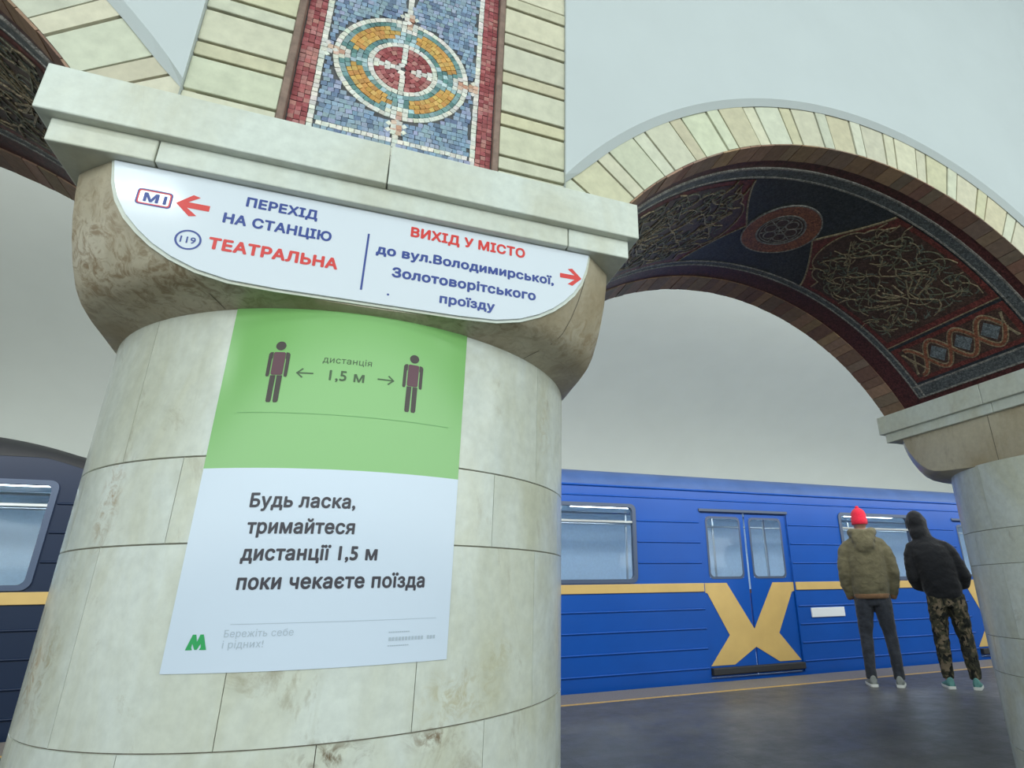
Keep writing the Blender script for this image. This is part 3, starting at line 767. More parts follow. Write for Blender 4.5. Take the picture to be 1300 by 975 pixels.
# ------------------------------------------------------------------ mosaic on the underside of each arch
def soffit(k):
    xc = AX(k); root = empty('arch_mosaic', (xc, 0, AZ))
    def A(u, y, off): return (AR-off)*cos(radians(u)), y, (AR-off)*sin(radians(u))
    DEG = degm = 180/pi/AR             # degrees per metre of arc
    def ribbon(mb, pts, wd, off, sub=0.02):
        """pts (u, y); a flat raised ribbon following them on the soffit"""
        P = [(u/DEG, y) for u, y in pts]; Q = []
        for (a0, b0), (a1, b1) in zip(P, P[1:]):
            n = max(1, int(hypot(a1-a0, b1-b0)/sub))
            Q += [(a0+(a1-a0)*i/n, b0+(b1-b0)*i/n) for i in range(n)]
        Q.append(P[-1]); L_, R_, L0, R0_ = [], [], [], []
        for i, (s, y) in enumerate(Q):
            t0 = Q[max(i-1, 0)]; t1 = Q[min(i+1, len(Q)-1)]; dx, dy = t1[0]-t0[0], t1[1]-t0[1]; l = hypot(dx, dy) or 1; nx, ny = -dy/l*wd/2, dx/l*wd/2
            L_.append(A((s+nx)*DEG, y+ny, off)); R_.append(A((s-nx)*DEG, y-ny, off)); L0.append(A((s+nx)*DEG, y+ny, 0)); R0_.append(A((s-nx)*DEG, y-ny, 0))
        mb.grid([L0, L_, R_, R0_], smooth=False)
    def strip(mb, lo, hi, off):
        """fill between two lists of (u, y)"""
        n = 12; mb.grid([[A(a0+(b0-a0)*i/n, a1+(b1-a1)*i/n, off) for (a0, a1), (b0, b1) in zip(lo, hi)] for i in range(n+1)], smooth=False)
    def us(a, b_, n=60): return [a+(b_-a)*i/n for i in range(n+1)]
    # ground fields
    mb = MB(); strip(mb, [(u, -0.345) for u in us(37.5, 142.5)], [(u, 0.372) for u in us(37.5, 142.5)], 0.004); mb.build('navy_field', M['s_navy'], root)
    # frame lines: slate band between two pale lines, all around
    for y0, y1 in ((-0.410, -0.352), (0.376, 0.416)):
        mb = MB(); strip(mb, [(u, y0) for u in us(34.6, 145.4)], [(u, y1) for u in us(34.6, 145.4)], 0.005); mb.build('frame_band', M['s_slate'], root)
        for y in (y0, y1): mg = MB(); ribbon(mg, [(u, y) for u in us(34.6, 145.4)], 0.009, 0.008); mg.build('frame_line', M['s_grey'], root)
    for u0, u1 in ((34.6, 37.4), (142.6, 145.4)):
        mb = MB(); strip(mb, [(u0, -0.41), (u1, -0.41)], [(u0, 0.416), (u1, 0.416)], 0.0055); mb.build('frame_band', M['s_slate'], root)
        for u in (u0, u1): mg = MB(); ribbon(mg, [(u, -0.41), (u, 0.416)], 0.010, 0.0085); mg.build('frame_line', M['s_grey'], root)
    # roundel at the crown
    def ell(r): return [(90.9+r*cos(2*pi*i/48)*DEG, 0.008+r*sin(2*pi*i/48)) for i in range(49)]
    def disc(mb, r0, r1, off):
        a, b_ = ell(r0), ell(r1); mb.grid([[A(*p, off) for p in a], [A(*p, off) for p in b_]], smooth=False)
    mb = MB(); disc(mb, 0.125, 0.205, 0.009); mb.build('roundel_ring', M['s_rust'], root)
    mb = MB(); disc(mb, 0.0, 0.12, 0.008); mb.build('roundel', M['s_dark'], root)
    mb = MB(); ribbon(mb, ell(0.205), 0.007, 0.011); ribbon(mb, ell(0.125), 0.010, 0.011); ribbon(mb, ell(0.108), 0.005, 0.010)
    for q in range(6):
        a = pi/3*q; cx, cy = 90.9+0.062*cos(a)*DEG, 0.008+0.062*sin(a)
        ribbon(mb, [(cx+0.032*cos(2*pi*i/16)*DEG, cy+0.032*sin(2*pi*i/16)) for i in range(17)], 0.006, 0.010, 0.01)
        ribbon(mb, [(90.9, 0.008), (90.9+0.105*cos(a+pi/6)*DEG, 0.008+0.105*sin(a+pi/6))], 0.005, 0.0105)
    mb.build('roundel_tracery', M['s_grey'], root)
    # two mirrored sides
    for s in (1, -1):
        U = lambda u: u if s > 0 else 181.8-u
        pt = lambda lst: [(U(u), y) for u, y in lst]
        # cusped panel: outer outline (rust), inner field (dark)
        YA, YC = -0.338, 0.364; ym = (YA+YC)/2; hw = (YC-YA)/2
        def outer(y):            # apex height of the outer outline at this y
            t = abs(y-ym)/hw; return 75.0+8.0*(1-t)**1.25
        def inner(y):
            t = abs(y-ym)/hw
            if t > 0.80: return 73.6
            if t > 0.55: return 74.0+3.0*sqrt(max(0, 1-((t-0.55)/0.25)**2))
            return 77.0+3.6*sqrt(max(0, 1-(t/0.55)**2))*0.9
        ys = [YA+(YC-YA)*i/64 for i in range(65)]
        mb = MB(); strip(mb, pt([(48.4, y) for y in ys]), pt([(outer(y), y) for y in ys]), 0.007); mb.build('panel_border', M['s_red'], root)
        mb = MB(); yi = [YA+0.028+(YC-YA-0.056)*i/64 for i in range(65)]
        sc_ = lambda y: ym+(y-ym)*hw/(hw-0.028)
        strip(mb, pt([(50.0, y) for y in yi]), pt([(inner(sc_(y))-0.9, y) for y in yi]), 0.009); mb.build('panel_field', M['s_dark'], root)
        for line, wd, off in (([(48.6, y) for y in ys], 0.006, 0.010), ([(outer(y), y) for y in ys], 0.009, 0.011), ([(inner(sc_(y))-0.6, y) for y in yi], 0.006, 0.012)):
            mb = MB(); ribbon(mb, pt(line), wd, off); mb.build('panel_outline', M['s_tan'], root)
        # foliage scrolls and interlace in the field
        mo_, mg_, ml_ = MB(), MB(), MB(); rnd = random.Random(5)
        def spiral(mb, u, y, r, turns, ph, d, wd):
            n = int(26*turns); ribbon(mb, pt([(u+r*(1-i/n*0.85)*cos(ph+d*2*pi*turns*i/n)*DEG, y+r*(1-i/n*0.85)*sin(ph+d*2*pi*turns*i/n)) for i in range(n+1)]), wd, 0.0125, 0.015)
        for m_ in (-1, 1):
            for (u, y, r) in ((55, 0.11, 0.095), (55, 0.25, 0.07), (61.5, 0.085, 0.08), (62, 0.225, 0.095), (68, 0.12, 0.085), (69, 0.255, 0.06), (73.5, 0.07, 0.065), (73.3, 0.19, 0.05)):
                spiral(mo_, u, ym+m_*y, r, 1.6, rnd.uniform(0, 6.28), m_, 0.006)
                for q in range(5):
                    a = rnd.uniform(0, 2*pi); l = rnd.uniform(0.05, 0.11)
                    ribbon(mg_, pt([(u+(r*0.3+l*t)*cos(a+t*0.9)*DEG, ym+m_*(y+(r*0.3+l*t)*sin(a+t*0.9))) for t in (0, .33, .66, 1)]), 0.004, 0.0135)
            ribbon(mg_, pt([(51.5+i*1.15, ym+m_*(0.06+0.055*sin(i*0.9))) for i in range(23)]), 0.006, 0.014)
            ribbon(mo_, pt([(51.5+i*1.05, ym+m_*(0.18+0.09*sin(i*0.75+1.2))) for i in range(21)]), 0.006, 0.013)
        for q in range(190):     # small leaf strokes filling the field
            y = rnd.uniform(YA+0.05, YC-0.05); u = rnd.uniform(51, inner(sc_(y))-2.2); a = rnd.uniform(0, 2*pi); l = rnd.uniform(0.025, 0.055); bnd = rnd.uniform(-1.6, 1.6)
            P_ = [(u, y)]
            for t in range(3): P_.append((P_[-1][0]+l/3*cos(a)*DEG, P_[-1][1]+l/3*sin(a))); a += bnd/3
            if all(50.6 < pu < inner(sc_(min(max(py, yi[0]), yi[-1])))-1.2 and yi[0]+0.01 < py < yi[-1]-0.01 for pu, py in P_): ribbon(ml_, pt(P_), rnd.uniform(0.004, 0.0075), 0.0118)
        for q in range(7):
            a = -pi/2+pi*q/6; ribbon(mg_, pt([(57+0.05*cos(a)*DEG, ym+0.05*sin(a)), (57+0.17*cos(a*0.8)*DEG*0.8, ym+0.20*sin(a*0.8))]), 0.007, 0.0145)
        mo_.build('foliage_scroll', M['s_olive'], root); tag(ml_.build('foliage_leaf', M['s_leaf'], root), kind='stuff'); mg_.build('foliage_stem', M['s_tan'], root)
        # knotwork strip above the springing
        mb = MB(); strip(mb, pt([(u, -0.338) for u in us(38.2, 47.7, 10)]), pt([(u, 0.364) for u in us(38.2, 47.7, 10)]), 0.007); mb.build('knot_border', M['s_red'], root)
        mb = MB(); strip(mb, pt([(u, -0.305) for u in us(39.2, 46.7, 8)]), pt([(u, 0.33) for u in us(39.2, 46.7, 8)]), 0.009); mb.build('knot_field', M['s_dark'], root)
        mb = MB(); mk = MB(); n = 90; per = 0.315
        for ph in (0, pi):
            for am, wd in ((3.4, 0.011), ):
                line = pt([(42.95+am*sin(ph+2*pi*(0.56*i/n)/per), -0.268+0.56*i/n) for i in range(n+1)])
                ribbon(mb, line, 0.030, 0.0115+0.0005*(ph > 0)); ribbon(mk, line, 0.017, 0.0125+0.0005*(ph > 0))
        for e in (-0.268, 0.292):
            sg = -1 if e < 0 else 1
            for d in (-1, 1): ribbon(mb, pt([(42.95, e), (42.95+d*2.9, e+sg*0.022)]), 0.010, 0.012); ribbon(mb, pt([(42.95-d*2.6, e-sg*0.05), (42.95+d*2.9, e+sg*0.03)]), 0.008, 0.0125)
        for q in range(-1, 3):
            yq = -0.268+per/4+per/2*q
            if -0.29 < yq < 0.32: m2 = MB(); strip(m2, pt([(42.95-2.2, yq), (42.95, yq-0.055)]), pt([(42.95, yq+0.055), (42.95+2.2, yq)]), 0.0105); m2.build('knot_lozenge', M['s_bluegrey'], root)
        mb.build('knotwork', M['s_tan'], root); mk.build('knot_strap', M['s_rust'], root)
    return root
mo2 = copy_tree(mo); mo2.location.x = BAY; tag(mo2, 'mosaic panel on the pier above the column at the right edge')
mo['group'] = mo2['group'] = 'mosaic panels on the piers'
sf = soffit(0); tag(sf, 'dark red and navy mosaic lining the arch between the two columns', 'mosaic', 'mosaics under the arches')
sf2 = copy_tree(sf); sf2.location.x = AX(-1); tag(sf2, 'dark arch mosaic at the top left corner, beside the slab of the near column')

# ------------------------------------------------------------------ metro trains
TY = 4.10                        # side of the cars facing the platform
def openings(x0, x1, doors, wins):
    """cells cut out of a car side: (xa, xb, za, zb)"""
    return [(d-0.64, d+0.64, 0.02, 1.84) for d in doors] + [(w_-0.62, w_+0.62, 1.045, 1.875) for w_ in wins]
def car(x0, x1, doors, wins, paint, roofmat, label, end_right=False, plate=None):
    root = empty('metro_car', ((x0+x1)/2, TY, 0.0), label, 'train', 'blue metro cars standing at the platform')
    ox = (x0+x1)/2; L = lambda x: x-ox
    ops = openings(x0, x1, doors, wins)
    RL = 1.75; top = lambda x: 1.35+0.94*sqrt(max(0.0, 1-max(0.0, (x-(x1-RL))/2.05)**2))      # rounded head of the end car
    xs = sorted({x0, x1}|({x1-RL} if end_right is True else set())|{v for o in ops for v in o[:2]}); zs = sorted({-0.12, 2.09}|{v for o in ops for v in o[2:]})
    mb = MB()
    for xa, xb in zip(xs, xs[1:]):
        for za, zb in zip(zs, zs[1:]):
            xm, zm = (xa+xb)/2, (za+zb)/2
            if any(o[0] < xm < o[1] and o[2] < zm < o[3] for o in ops): continue
            if end_right is True and za >= 1.87 and xa >= x1-RL-0.01: continue
            mb.quad((L(xa), 0, za), (L(xb), 0, za), (L(xb), 0, zb), (L(xa), 0, zb))
    if end_right is True:
        q = [x1-RL+RL*i/24 for i in range(25)]
        mb.grid([[(L(x), 0, 1.875) for x in q], [(L(x), 0, max(1.875, min(2.09, top(x)-0.09))) for x in q]], smooth=False)
    for o in ops:                # reveals
        a, b_, c, d = L(o[0]), L(o[1]), o[2], o[3]
        for p, q in (((a, c), (b_, c)), ((b_, c), (b_, d)), ((b_, d), (a, d)), ((a, d), (a, c))):
            mb.quad((p[0], 0, p[1]), (q[0], 0, q[1]), (q[0], 0.05, q[1]), (p[0], 0.05, p[1]))
    # pressed ribs along the side, stopping at doors and windows
    def rib(z, cuts, h=0.020, d=0.012):
        e = x0
        for a, b_ in sorted(cuts)+[(x1, x1)]:
            if a > e+0.05:
                pr = [(0, z-h/2), (-d*0.8, z-h*0.3), (-d, z), (-d*0.8, z+h*0.3), (0, z+h/2)]
                mb.grid([[(L(e), y, q) for y, q in pr], [(L(a), y, q) for y, q in pr]], smooth=True)
            e = max(e, b_)
    dc = [(d-0.66, d+0.66) for d in doors]; wc = [(w_-0.66, w_+0.66) for w_ in wins]
    for z in (0.130, 0.330, 0.535, 0.740): rib(z, dc)
    for z in (1.243, 1.473, 1.705): rib(z, dc+wc)
    if end_right is not True: rib(1.975, []); rib(2.088, [], 0.03, 0.022)
    if end_right is not None:
        for xe in (x0, x1):
            mb.add([(L(xe), 0, -0.12), (L(xe), 2.65, -0.12), (L(xe), 2.65, 2.09), (L(xe), 0, 2.09)], [(0, 1, 2, 3)])
    mb.quad((L(x0), 2.65, -0.12), (L(x1), 2.65, -0.12), (L(x1), 2.65, 2.3), (L(x0), 2.65, 2.3))
    mb.build('body', paint, root)
    # roof, rounded down at the cab end
    n = 160; rows = []
    for i in range(n+1):
        t = i/n; x = x0+(x1-x0)*t; k = 1.0
        zb = 2.08 if end_right is not True else min(2.08, top(x)-0.10); k = 1.0 if end_right is not True else max(0.3, (top(x)-zb)/0.21)
        rows.append([(L(x), y, zb+(z-2.08)*k) for y, z in ((-0.005, 2.08), (0.01, 2.155), (0.06, 2.225), (0.17, 2.285), (0.5, 2.36), (1.32, 2.42), (2.1, 2.36), (2.48, 2.285), (2.6, 2.21), (2.65, 2.08))])
    mb = MB(); mb.grid(rows); mb.build('roof', roofmat, root)
    # yellow waist band and the crossed bands on the doors
    mb = MB(); e = x0
    for d in sorted(doors)+[None]:
        a = x1 if d is None else d-0.655
        if a > e: mb.bbox(L(e), -0.014, 0.925, L(a), 0.004, 1.018, 0.004)
        e = (d or 0)+0.655
    mb.split('waist_band', M['yellow'], root)
    for d in doors:
        dx = L(d)
        for s in (-1, 1):        # two sliding leaves
            leaf = MB()
            X0, X1 = sorted((s*0.012, s*0.632)); wx0, wx1 = sorted((s*0.075, s*0.545))
            zz = [0.03, 1.075, 1.775, 1.835]
            for xa, xb in ((X0, wx0), (wx0, wx1), (wx1, X1)):
                for za, zb in zip(zz, zz[1:]):
                    if xa == wx0 and za == 1.075: continue
                    leaf.quad((dx+xa, 0.022, za), (dx+xb, 0.022, za), (dx+xb, 0.022, zb), (dx+xa, 0.022, zb))
            leaf.box(dx+X0, 0.024, 0.03, dx+X1, 0.05, 0.9)
            lf = leaf.build('door', paint, root)
            g = lambda x, z, e=0: (dx+x, 0.018, z)
            fr = frame_ring(g, rrect(wx0-0.012, 1.063, wx1+0.012, 1.787, 0.06), rrect(wx0+0.014, 1.089, wx1-0.014, 1.761, 0.05)); fr.build('door_seal', M['frame'], lf)
            pn = MB(); pn.quad((dx+wx0, 0.026, 1.075), (dx+wx1, 0.026, 1.075), (dx+wx1, 0.026, 1.775), (dx+wx0, 0.026, 1.775)); pn.build('pane', M['glass'], lf)
        h = MB(); h.bbox(dx-0.655, -0.016, 1.835, dx+0.655, 0.03, 1.872, 0.008); h.build('door_header', M['frame'], root)
        st = MB(); st.bbox(dx-0.63, -0.045, 0.055, dx+0.63, 0.03, 0.125, 0.008); st.build('door_step', M['black'], root)
        cr = MB(); g = lambda x, z, e=0: (dx+x, 0.016, z)
        out = [(-0.66, 1.018), (-0.33, 1.018), (0, 0.505), (0.33, 1.018), (0.66, 1.018), (0.66, 0.925), (0.60, 0.905), (0.345, 0.45), (0.62, 0.145), (0.31, 0.145), (0, 0.315), (-0.31, 0.145), (-0.62, 0.145), (-0.345, 0.45), (-0.60, 0.905), (-0.66, 0.925)]
        poly(g, out, cr); k = len(out); cr.add([(dx+x, 0.016, z) for x, z in out]+[(dx+x, 0.023, z) for x, z in out], [(i, (i+1) % k, k+(i+1) % k, k+i) for i in range(k)])
        cr.build('crossed_band', M['yellow'], root)
    for w_ in wins:
        wx = L(w_); g = lambda x, z, e=0: (wx+x, -0.012, z)
        fr = frame_ring(g, rrect(-0.645, 1.028, 0.645, 1.892, 0.07), rrect(-0.60, 1.070, 0.60, 1.852, 0.05))
        A_, B_ = rrect(-0.60, 1.070, 0.60, 1.852, 0.05), rrect(-0.645, 1.028, 0.645, 1.892, 0.07); q = len(A_)
        fr.add([(wx+x, -0.012, z) for x, z in A_]+[(wx+x, 0.04, z) for x, z in A_], [(i, (i+1) % q, q+(i+1) % q, q+i) for i in range(q)])
        fr.add([(wx+x, -0.012, z) for x, z in B_]+[(wx+x, 0.002, z) for x, z in B_], [(i, (i+1) % q, q+(i+1) % q, q+i) for i in range(q)])
        wf = fr.build('window', M['frame'], root)
        pn = MB(); pn.quad((wx-0.62, 0.022, 1.05), (wx+0.62, 0.022, 1.05), (wx+0.62, 0.022, 1.87), (wx-0.62, 0.022, 1.87)); pn.build('pane', M['glass'], wf)
        rl = MB(); rl.bbox(wx-0.61, -0.006, 1.672, wx+0.61, 0.018, 1.702, 0.006); rl.build('vent_rail', M['chrome'], wf)
    # interior seen through the glass
    mb = MB(); mb.m = 0
    a, b_ = L(x0+0.05), L(x1-0.05)
    mb.quad((a, 2.55, 0.02), (b_, 2.55, 0.02), (b_, 2.55, 2.08), (a, 2.55, 2.08)); mb.quad((a, 0.07, 2.08), (b_, 0.07, 2.08), (b_, 2.55, 2.08), (a, 2.55, 2.08))
    mb.quad((a, 0.07, 0.02), (b_, 0.07, 0.02), (b_, 2.55, 0.02), (a, 2.55, 0.02))
    for xe in (a, b_): mb.quad((xe, 0.07, 0.02), (xe, 2.55, 0.02), (xe, 2.55, 2.08), (xe, 0.07, 2.08))
    mb.build('lining', M['inside'], root)
    mb = MB()
    x = x0+0.6
    while x < x1-1.2: mb.box(L(x), 1.15, 2.05, L(x+1.0), 1.45, 2.075); x += 1.6
    mb.split('ceiling_lamp', M['lamp'], root)
    mb = MB(); rl = MB()
    for w_ in wins:
        pr = [(2.1, 0.03), (2.1, 0.38), (2.04, 0.40), (2.03, 0.46), (2.06, 0.49), (2.40, 0.47), (2.44, 0.92), (2.48, 0.95), (2.53, 0.94), (2.53, 0.03)]; mb.loft([[(L(w_)+e, y, z) for y, z in pr] for e in (-1.3, 1.3)], smooth=False)
    mb.split('bench_seat', M['seat'], root)
    for d in doors:
        for s in (-0.75, 0.75): rl.tube([(L(d)+s, 1.9, 0.03), (L(d)+s, 1.9, 2.07)], 0.017, 8); rl.tube([(L(d)+s, 0.62, 0.03), (L(d)+s, 0.62, 2.07)], 0.017, 8)
    for y in (0.75, 1.85): rl.tube([(L(x0+0.3), y, 1.88), (L(x1-0.3), y, 1.88)], 0.015, 8)
    rl.split('handrail', M['chrome'], root)
    if plate:
        pl = MB(); pl.bbox(L(plate)-0.26, -0.016, 0.605, L(plate)+0.26, 0.004, 0.715, 0.006); pl.build('number_plate', M['plate'], root)
    uf = MB(); uf.bbox(L(x0)+0.1, 0.12, -0.75, L(x1)-0.1, 2.5, -0.12, 0.03); uf.build('underframe', M['black'], root)
    for xb in (x0+2.4, x1-2.4):
        wb = MB()
        for dx2 in (-1.05, 1.05):
            for y in (0.45, 2.05):
                wb.tube([(L(xb)+dx2, y-0.06, -0.64), (L(xb)+dx2, y+0.06, -0.64)], 0.40, 24)
        wb.split('wheel', M['black'], root)
    return root
D0 = 4.43; P = 4.27
carB = car(-1.15, 17.6, [D0+P*i-P for i in range(0, 4)], [D0-P/2+P*i for i in range(0, 4)], M['train'], M['roof'],
           'bright blue metro car with yellow crossed bands, behind the two waiting people', False, 5.53)
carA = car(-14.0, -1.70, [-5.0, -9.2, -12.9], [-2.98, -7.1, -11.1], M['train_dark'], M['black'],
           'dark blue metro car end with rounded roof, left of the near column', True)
for y in (4.55, 6.15):
    f = MB(); f.box(-14, y-0.035, -1.14, 22, y+0.035, -1.045); structure(f.build('trim_6', M['rail']))

# ------------------------------------------------------------------ waiting people
def organic(mb, name, mat, parent, voxel=0.012, smooth=6, wrinkle=0.0, seed=0.0):
    """fuse overlapping solids into one continuous surface"""
    o = mb.build(name, mat, parent, weld=1e-5)
    r = o.modifiers.new('r', 'REMESH'); r.mode = 'VOXEL'; r.voxel_size = voxel; r.use_smooth_shade = True
    sm = o.modifiers.new('s', 'SMOOTH'); sm.iterations = smooth; sm.factor = 0.5
    evaluated(o, None); o.data.materials.clear(); o.data.materials.append(mat)
    if wrinkle:
        me = o.data; from mathutils import noise as nz
        nrm = [v.normal.copy() for v in me.vertices]
        for v, n in zip(me.vertices, nrm):
            c = v.co; q = nz.noise(Vector((c.x*9+seed, c.y*9, c.z*15)))+0.6*nz.noise(Vector((c.x*17+seed, c.y*17+3, c.z*30)))
            v.co = c+n*q*wrinkle
    for p_ in o.data.polygons: p_.use_smooth = True
    return o
def ellring(c, rx, ry, n=28, pw=2.3):
    P = []
    for j in range(n):
        a = 2*pi*j/n; ca, sa = cos(a), sin(a)
        P.append((c[0]+rx*math.copysign(abs(ca)**(2/pw), ca), c[1]+ry*math.copysign(abs(sa)**(2/pw), sa), c[2]))
    return P
def torso(mb, secs): mb.loft([ellring((x, y, z), rx, ry) for x, y, z, rx, ry in secs])
def hand(mb, wrist, d, palm_n, side, curl=0.5, s=1.0):
    """palm, four unequal bent fingers and a thumb leaving the side of the palm"""
    w_ = Vector(wrist); d = Vector(d).normalized(); nn = Vector(palm_n); nn = (nn-d*nn.dot(d)).normalized(); sd = d.cross(nn)*side
    mb.tube([w_-d*0.015, w_+d*0.02, w_+d*0.055*s, w_+d*0.09*s], [0.024, 0.031, 0.037, 0.033], 14, 0.52)
    for i, l in enumerate((0.070, 0.079, 0.074, 0.058)):
        b0 = w_+d*0.082*s+sd*(0.030-0.0195*i)
        p = [b0-d*0.02]; v = d.copy(); q = b0.copy()
        for fr in (0.42, 0.32, 0.26):
            p.append(q.copy()); v = (v+nn*curl*0.55).normalized(); q = q+v*l*fr*s
        p.append(q); mb.tube(p, [0.0095, 0.0095, 0.009, 0.0085, 0.007], 8)
    t0 = w_+d*0.03+sd*0.024
    mb.tube([t0, t0+sd*0.022+d*0.022, t0+sd*0.030+d*0.05+nn*0.012, t0+sd*0.026+d*0.072+nn*0.02], [0.014, 0.013, 0.0105, 0.008], 8)
def head(mb, c, yaw=0.0, tilt=(0, 0)):
    c = Vector(c); R_ = Matrix.Rotation(yaw, 3, 'Z')
    def at(x, y, z): return c+R_ @ Vector((x+tilt[0]*z, y+tilt[1]*z, z))
    rings = []
    for z, rx, ry, yo in ((-0.118, 0.030, 0.034, 0.045), (-0.105, 0.048, 0.056, 0.030), (-0.075, 0.060, 0.078, 0.012), (-0.035, 0.068, 0.090, 0.002), (0.0, 0.073, 0.096, -0.004), (0.035, 0.076, 0.098, -0.006), (0.07, 0.070, 0.090, -0.008), (0.098, 0.052, 0.068, -0.008), (0.115, 0.026, 0.034, -0.008)):
        rings.append([at(rx*cos(2*pi*j/28), yo+ry*sin(2*pi*j/28), z) for j in range(28)])
    mb.loft(rings)
    mb.tube([at(0, 0.090, 0.012), at(0, 0.106, -0.018), at(0, 0.112, -0.032), at(0, 0.092, -0.040)], [0.008, 0.012, 0.014, 0.010], 10)
    mb.tube([at(-0.024, 0.082, -0.066), at(0, 0.094, -0.064), at(0.024, 0.082, -0.066)], [0.006, 0.009, 0.006], 8)
    mb.tube([at(-0.05, 0.078, 0.022), at(-0.022, 0.094, 0.027), at(0, 0.096, 0.024), at(0.022, 0.094, 0.027), at(0.05, 0.078, 0.022)], [0.006, 0.009, 0.008, 0.009, 0.006], 8)
    for s in (-1, 1):
        mb.tube([at(s*0.070, 0.0, -0.035), at(s*0.080, -0.010, -0.005), at(s*0.080, -0.012, 0.020), at(s*0.072, 0.0, 0.028)], [0.009, 0.012, 0.013, 0.009], 8, 0.6)
    return at
def shoe(root, x, y, yaw, mat, z=0.0):
    c, s_ = cos(yaw), sin(yaw)
    W_ = lambda u, v, h: (x+u*c-v*s_, y+u*s_+v*c, z+h)
    prof = [(-0.095, 0.020, 0.10), (-0.088, 0.034, 0.105), (-0.05, 0.040, 0.10), (0.0, 0.041, 0.085), (0.05, 0.045, 0.062), (0.10, 0.047, 0.050), (0.14, 0.042, 0.042), (0.168, 0.028, 0.034), (0.178, 0.012, 0.028)]
    mb = MB(); rings = []
    for v, hw, h in prof:
        rings.append([W_(hw*cos(a), v, 0.022+(h-0.022)*max(0, sin(a))**0.7 if sin(a) > 0 else 0.022+0.0*a) for a in [2*pi*j/20 for j in range(20)]])
    mb.loft(rings); o = mb.build('shoe', mat, root)
    sl = MB(); rings = []
    for hz, k in ((0.0, 0.97), (0.006, 1.03), (0.022, 1.03), (0.026, 0.99)):
        rings.append([W_(hw*k*1.06, v*1.02, hz) for v, hw, h in prof]+[W_(-hw*k*1.06, v*1.02, hz) for v, hw, h in reversed(prof)])
    sl.loft(rings, smooth=False); sl.build('sole', M['sole'], o)
    return o
# --- person in the olive jacket and red hat
p1 = empty('person', (5.11, 2.95, 0.0), 'person seen from behind in olive hooded jacket, dark trousers and red knit hat', 'person', None, radians(-41)); p1.scale = (0.93, 0.95, 1.0)
b = MB()
torso(b, [(0, 0, 0.86, 0.135, 0.095), (0, 0, 0.98, 0.135, 0.095), (0, 0.0, 1.12, 0.13, 0.09), (0, 0, 1.28, 0.155, 0.10), (0, 0, 1.40, 0.16, 0.09), (0, 0, 1.46, 0.09, 0.065), (0, 0.01, 1.50, 0.056, 0.056), (0, 0.015, 1.56, 0.052, 0.055)])
head(b, (0.0, 0.02, 1.625), radians(14))
for s in (-1, 1):
    b.tube([(s*0.15, 0, 1.385), (s*0.205, -0.005, 1.34), (s*0.250, -0.035, 1.12), (s*0.205, 0.055, 0.862)], [0.05, 0.048, 0.038, 0.026], 12)
    hand(b, (s*0.198, 0.058, 0.850), (-s*0.55, 0.10, -0.8), (0, -1, 0), s, 0.3)
    b.tube([(s*0.085, 0, 0.92), (s*0.105, 0.01, 0.70), (s*0.122, 0.015, 0.49), (s*0.13, -0.01, 0.25), (s*0.135, -0.02, 0.07)], [0.09, 0.078, 0.056, 0.046, 0.036], 14)
organic(b, 'body', M['skin'], p1, 0.0075, 2)
b = MB()
torso(b, [(0, 0, 0.845, 0.178, 0.130), (0, 0, 0.875, 0.182, 0.132), (0, -0.005, 0.93, 0.196, 0.145), (0, -0.01, 1.05, 0.205, 0.150), (0, -0.012, 1.20, 0.218, 0.150), (0, -0.012, 1.32, 0.222, 0.142), (0, -0.012, 1.395, 0.200, 0.122), (0, -0.005, 1.445, 0.140, 0.098), (0, 0.0, 1.49, 0.085, 0.078), (0, 0.0, 1.515, 0.074, 0.07)])
for s in (-1, 1):
    b.tube([(s*0.090, -0.01, 1.395), (s*0.165, -0.012, 1.362), (s*0.212, -0.018, 1.300), (s*0.242, -0.030, 1.20), (s*0.262, -0.04, 1.08), (s*0.256, 0.005, 0.97), (s*0.222, 0.050, 0.860)], [0.070, 0.076, 0.078, 0.072, 0.064, 0.057, 0.048], 16)
# hood lying on the back, drawn to a soft point
b.tube([(-0.105, 0.055, 1.50), (-0.118, -0.03, 1.505), (-0.085, -0.100, 1.488), (0, -0.125, 1.470), (0.085, -0.100, 1.488), (0.118, -0.03, 1.505), (0.105, 0.055, 1.50)], [0.035, 0.046, 0.054, 0.060, 0.054, 0.046, 0.035], 14)
b.ball((0, -0.150, 1.365), (0.105, 0.045, 0.085)); b.ball((0, -0.13, 1.43), (0.13, 0.055, 0.07))
jk = organic(b, 'hooded_jacket', M['olive'], p1, 0.011, 9, 0.0075, 2.0)
b = MB(); b.loft([ellring((0, -0.002, z), rx, ry) for z, rx, ry in ((0.826, 0.176, 0.130), (0.832, 0.183, 0.137), (0.868, 0.187, 0.140), (0.874, 0.180, 0.133))]); b.build('waistband', M['rib'], jk)
b = MB()
for s in (-1, 1):
    d = Vector((-0.034*s, 0.045, -0.11)).normalized(); c0 = Vector((s*0.224, 0.047, 0.868)); b.tube([c0-d*0.012, c0, c0+d*0.035, c0+d*0.042], [0.042, 0.048, 0.046, 0.038], 14)
b.split('cuff', M['rib'], jk)
b = MB(); torso(b, [(0, 0, 0.76, 0.155, 0.112), (0, 0, 0.84, 0.166, 0.120), (0, 0, 0.90, 0.166, 0.120)])
for s in (-1, 1):
    b.tube([(s*0.083, -0.005, 0.86), (s*0.094, -0.005, 0.76), (s*0.108, 0.010, 0.62), (s*0.124, 0.018, 0.47), (s*0.133, -0.006, 0.27), (s*0.137, -0.018, 0.115), (s*0.138, -0.016, 0.065)], [0.105, 0.102, 0.086, 0.069, 0.062, 0.056, 0.058], 16)
organic(b, 'trousers', M['jeans'], p1, 0.010, 3, 0.005, 5.0)
b = MB(); rings = []
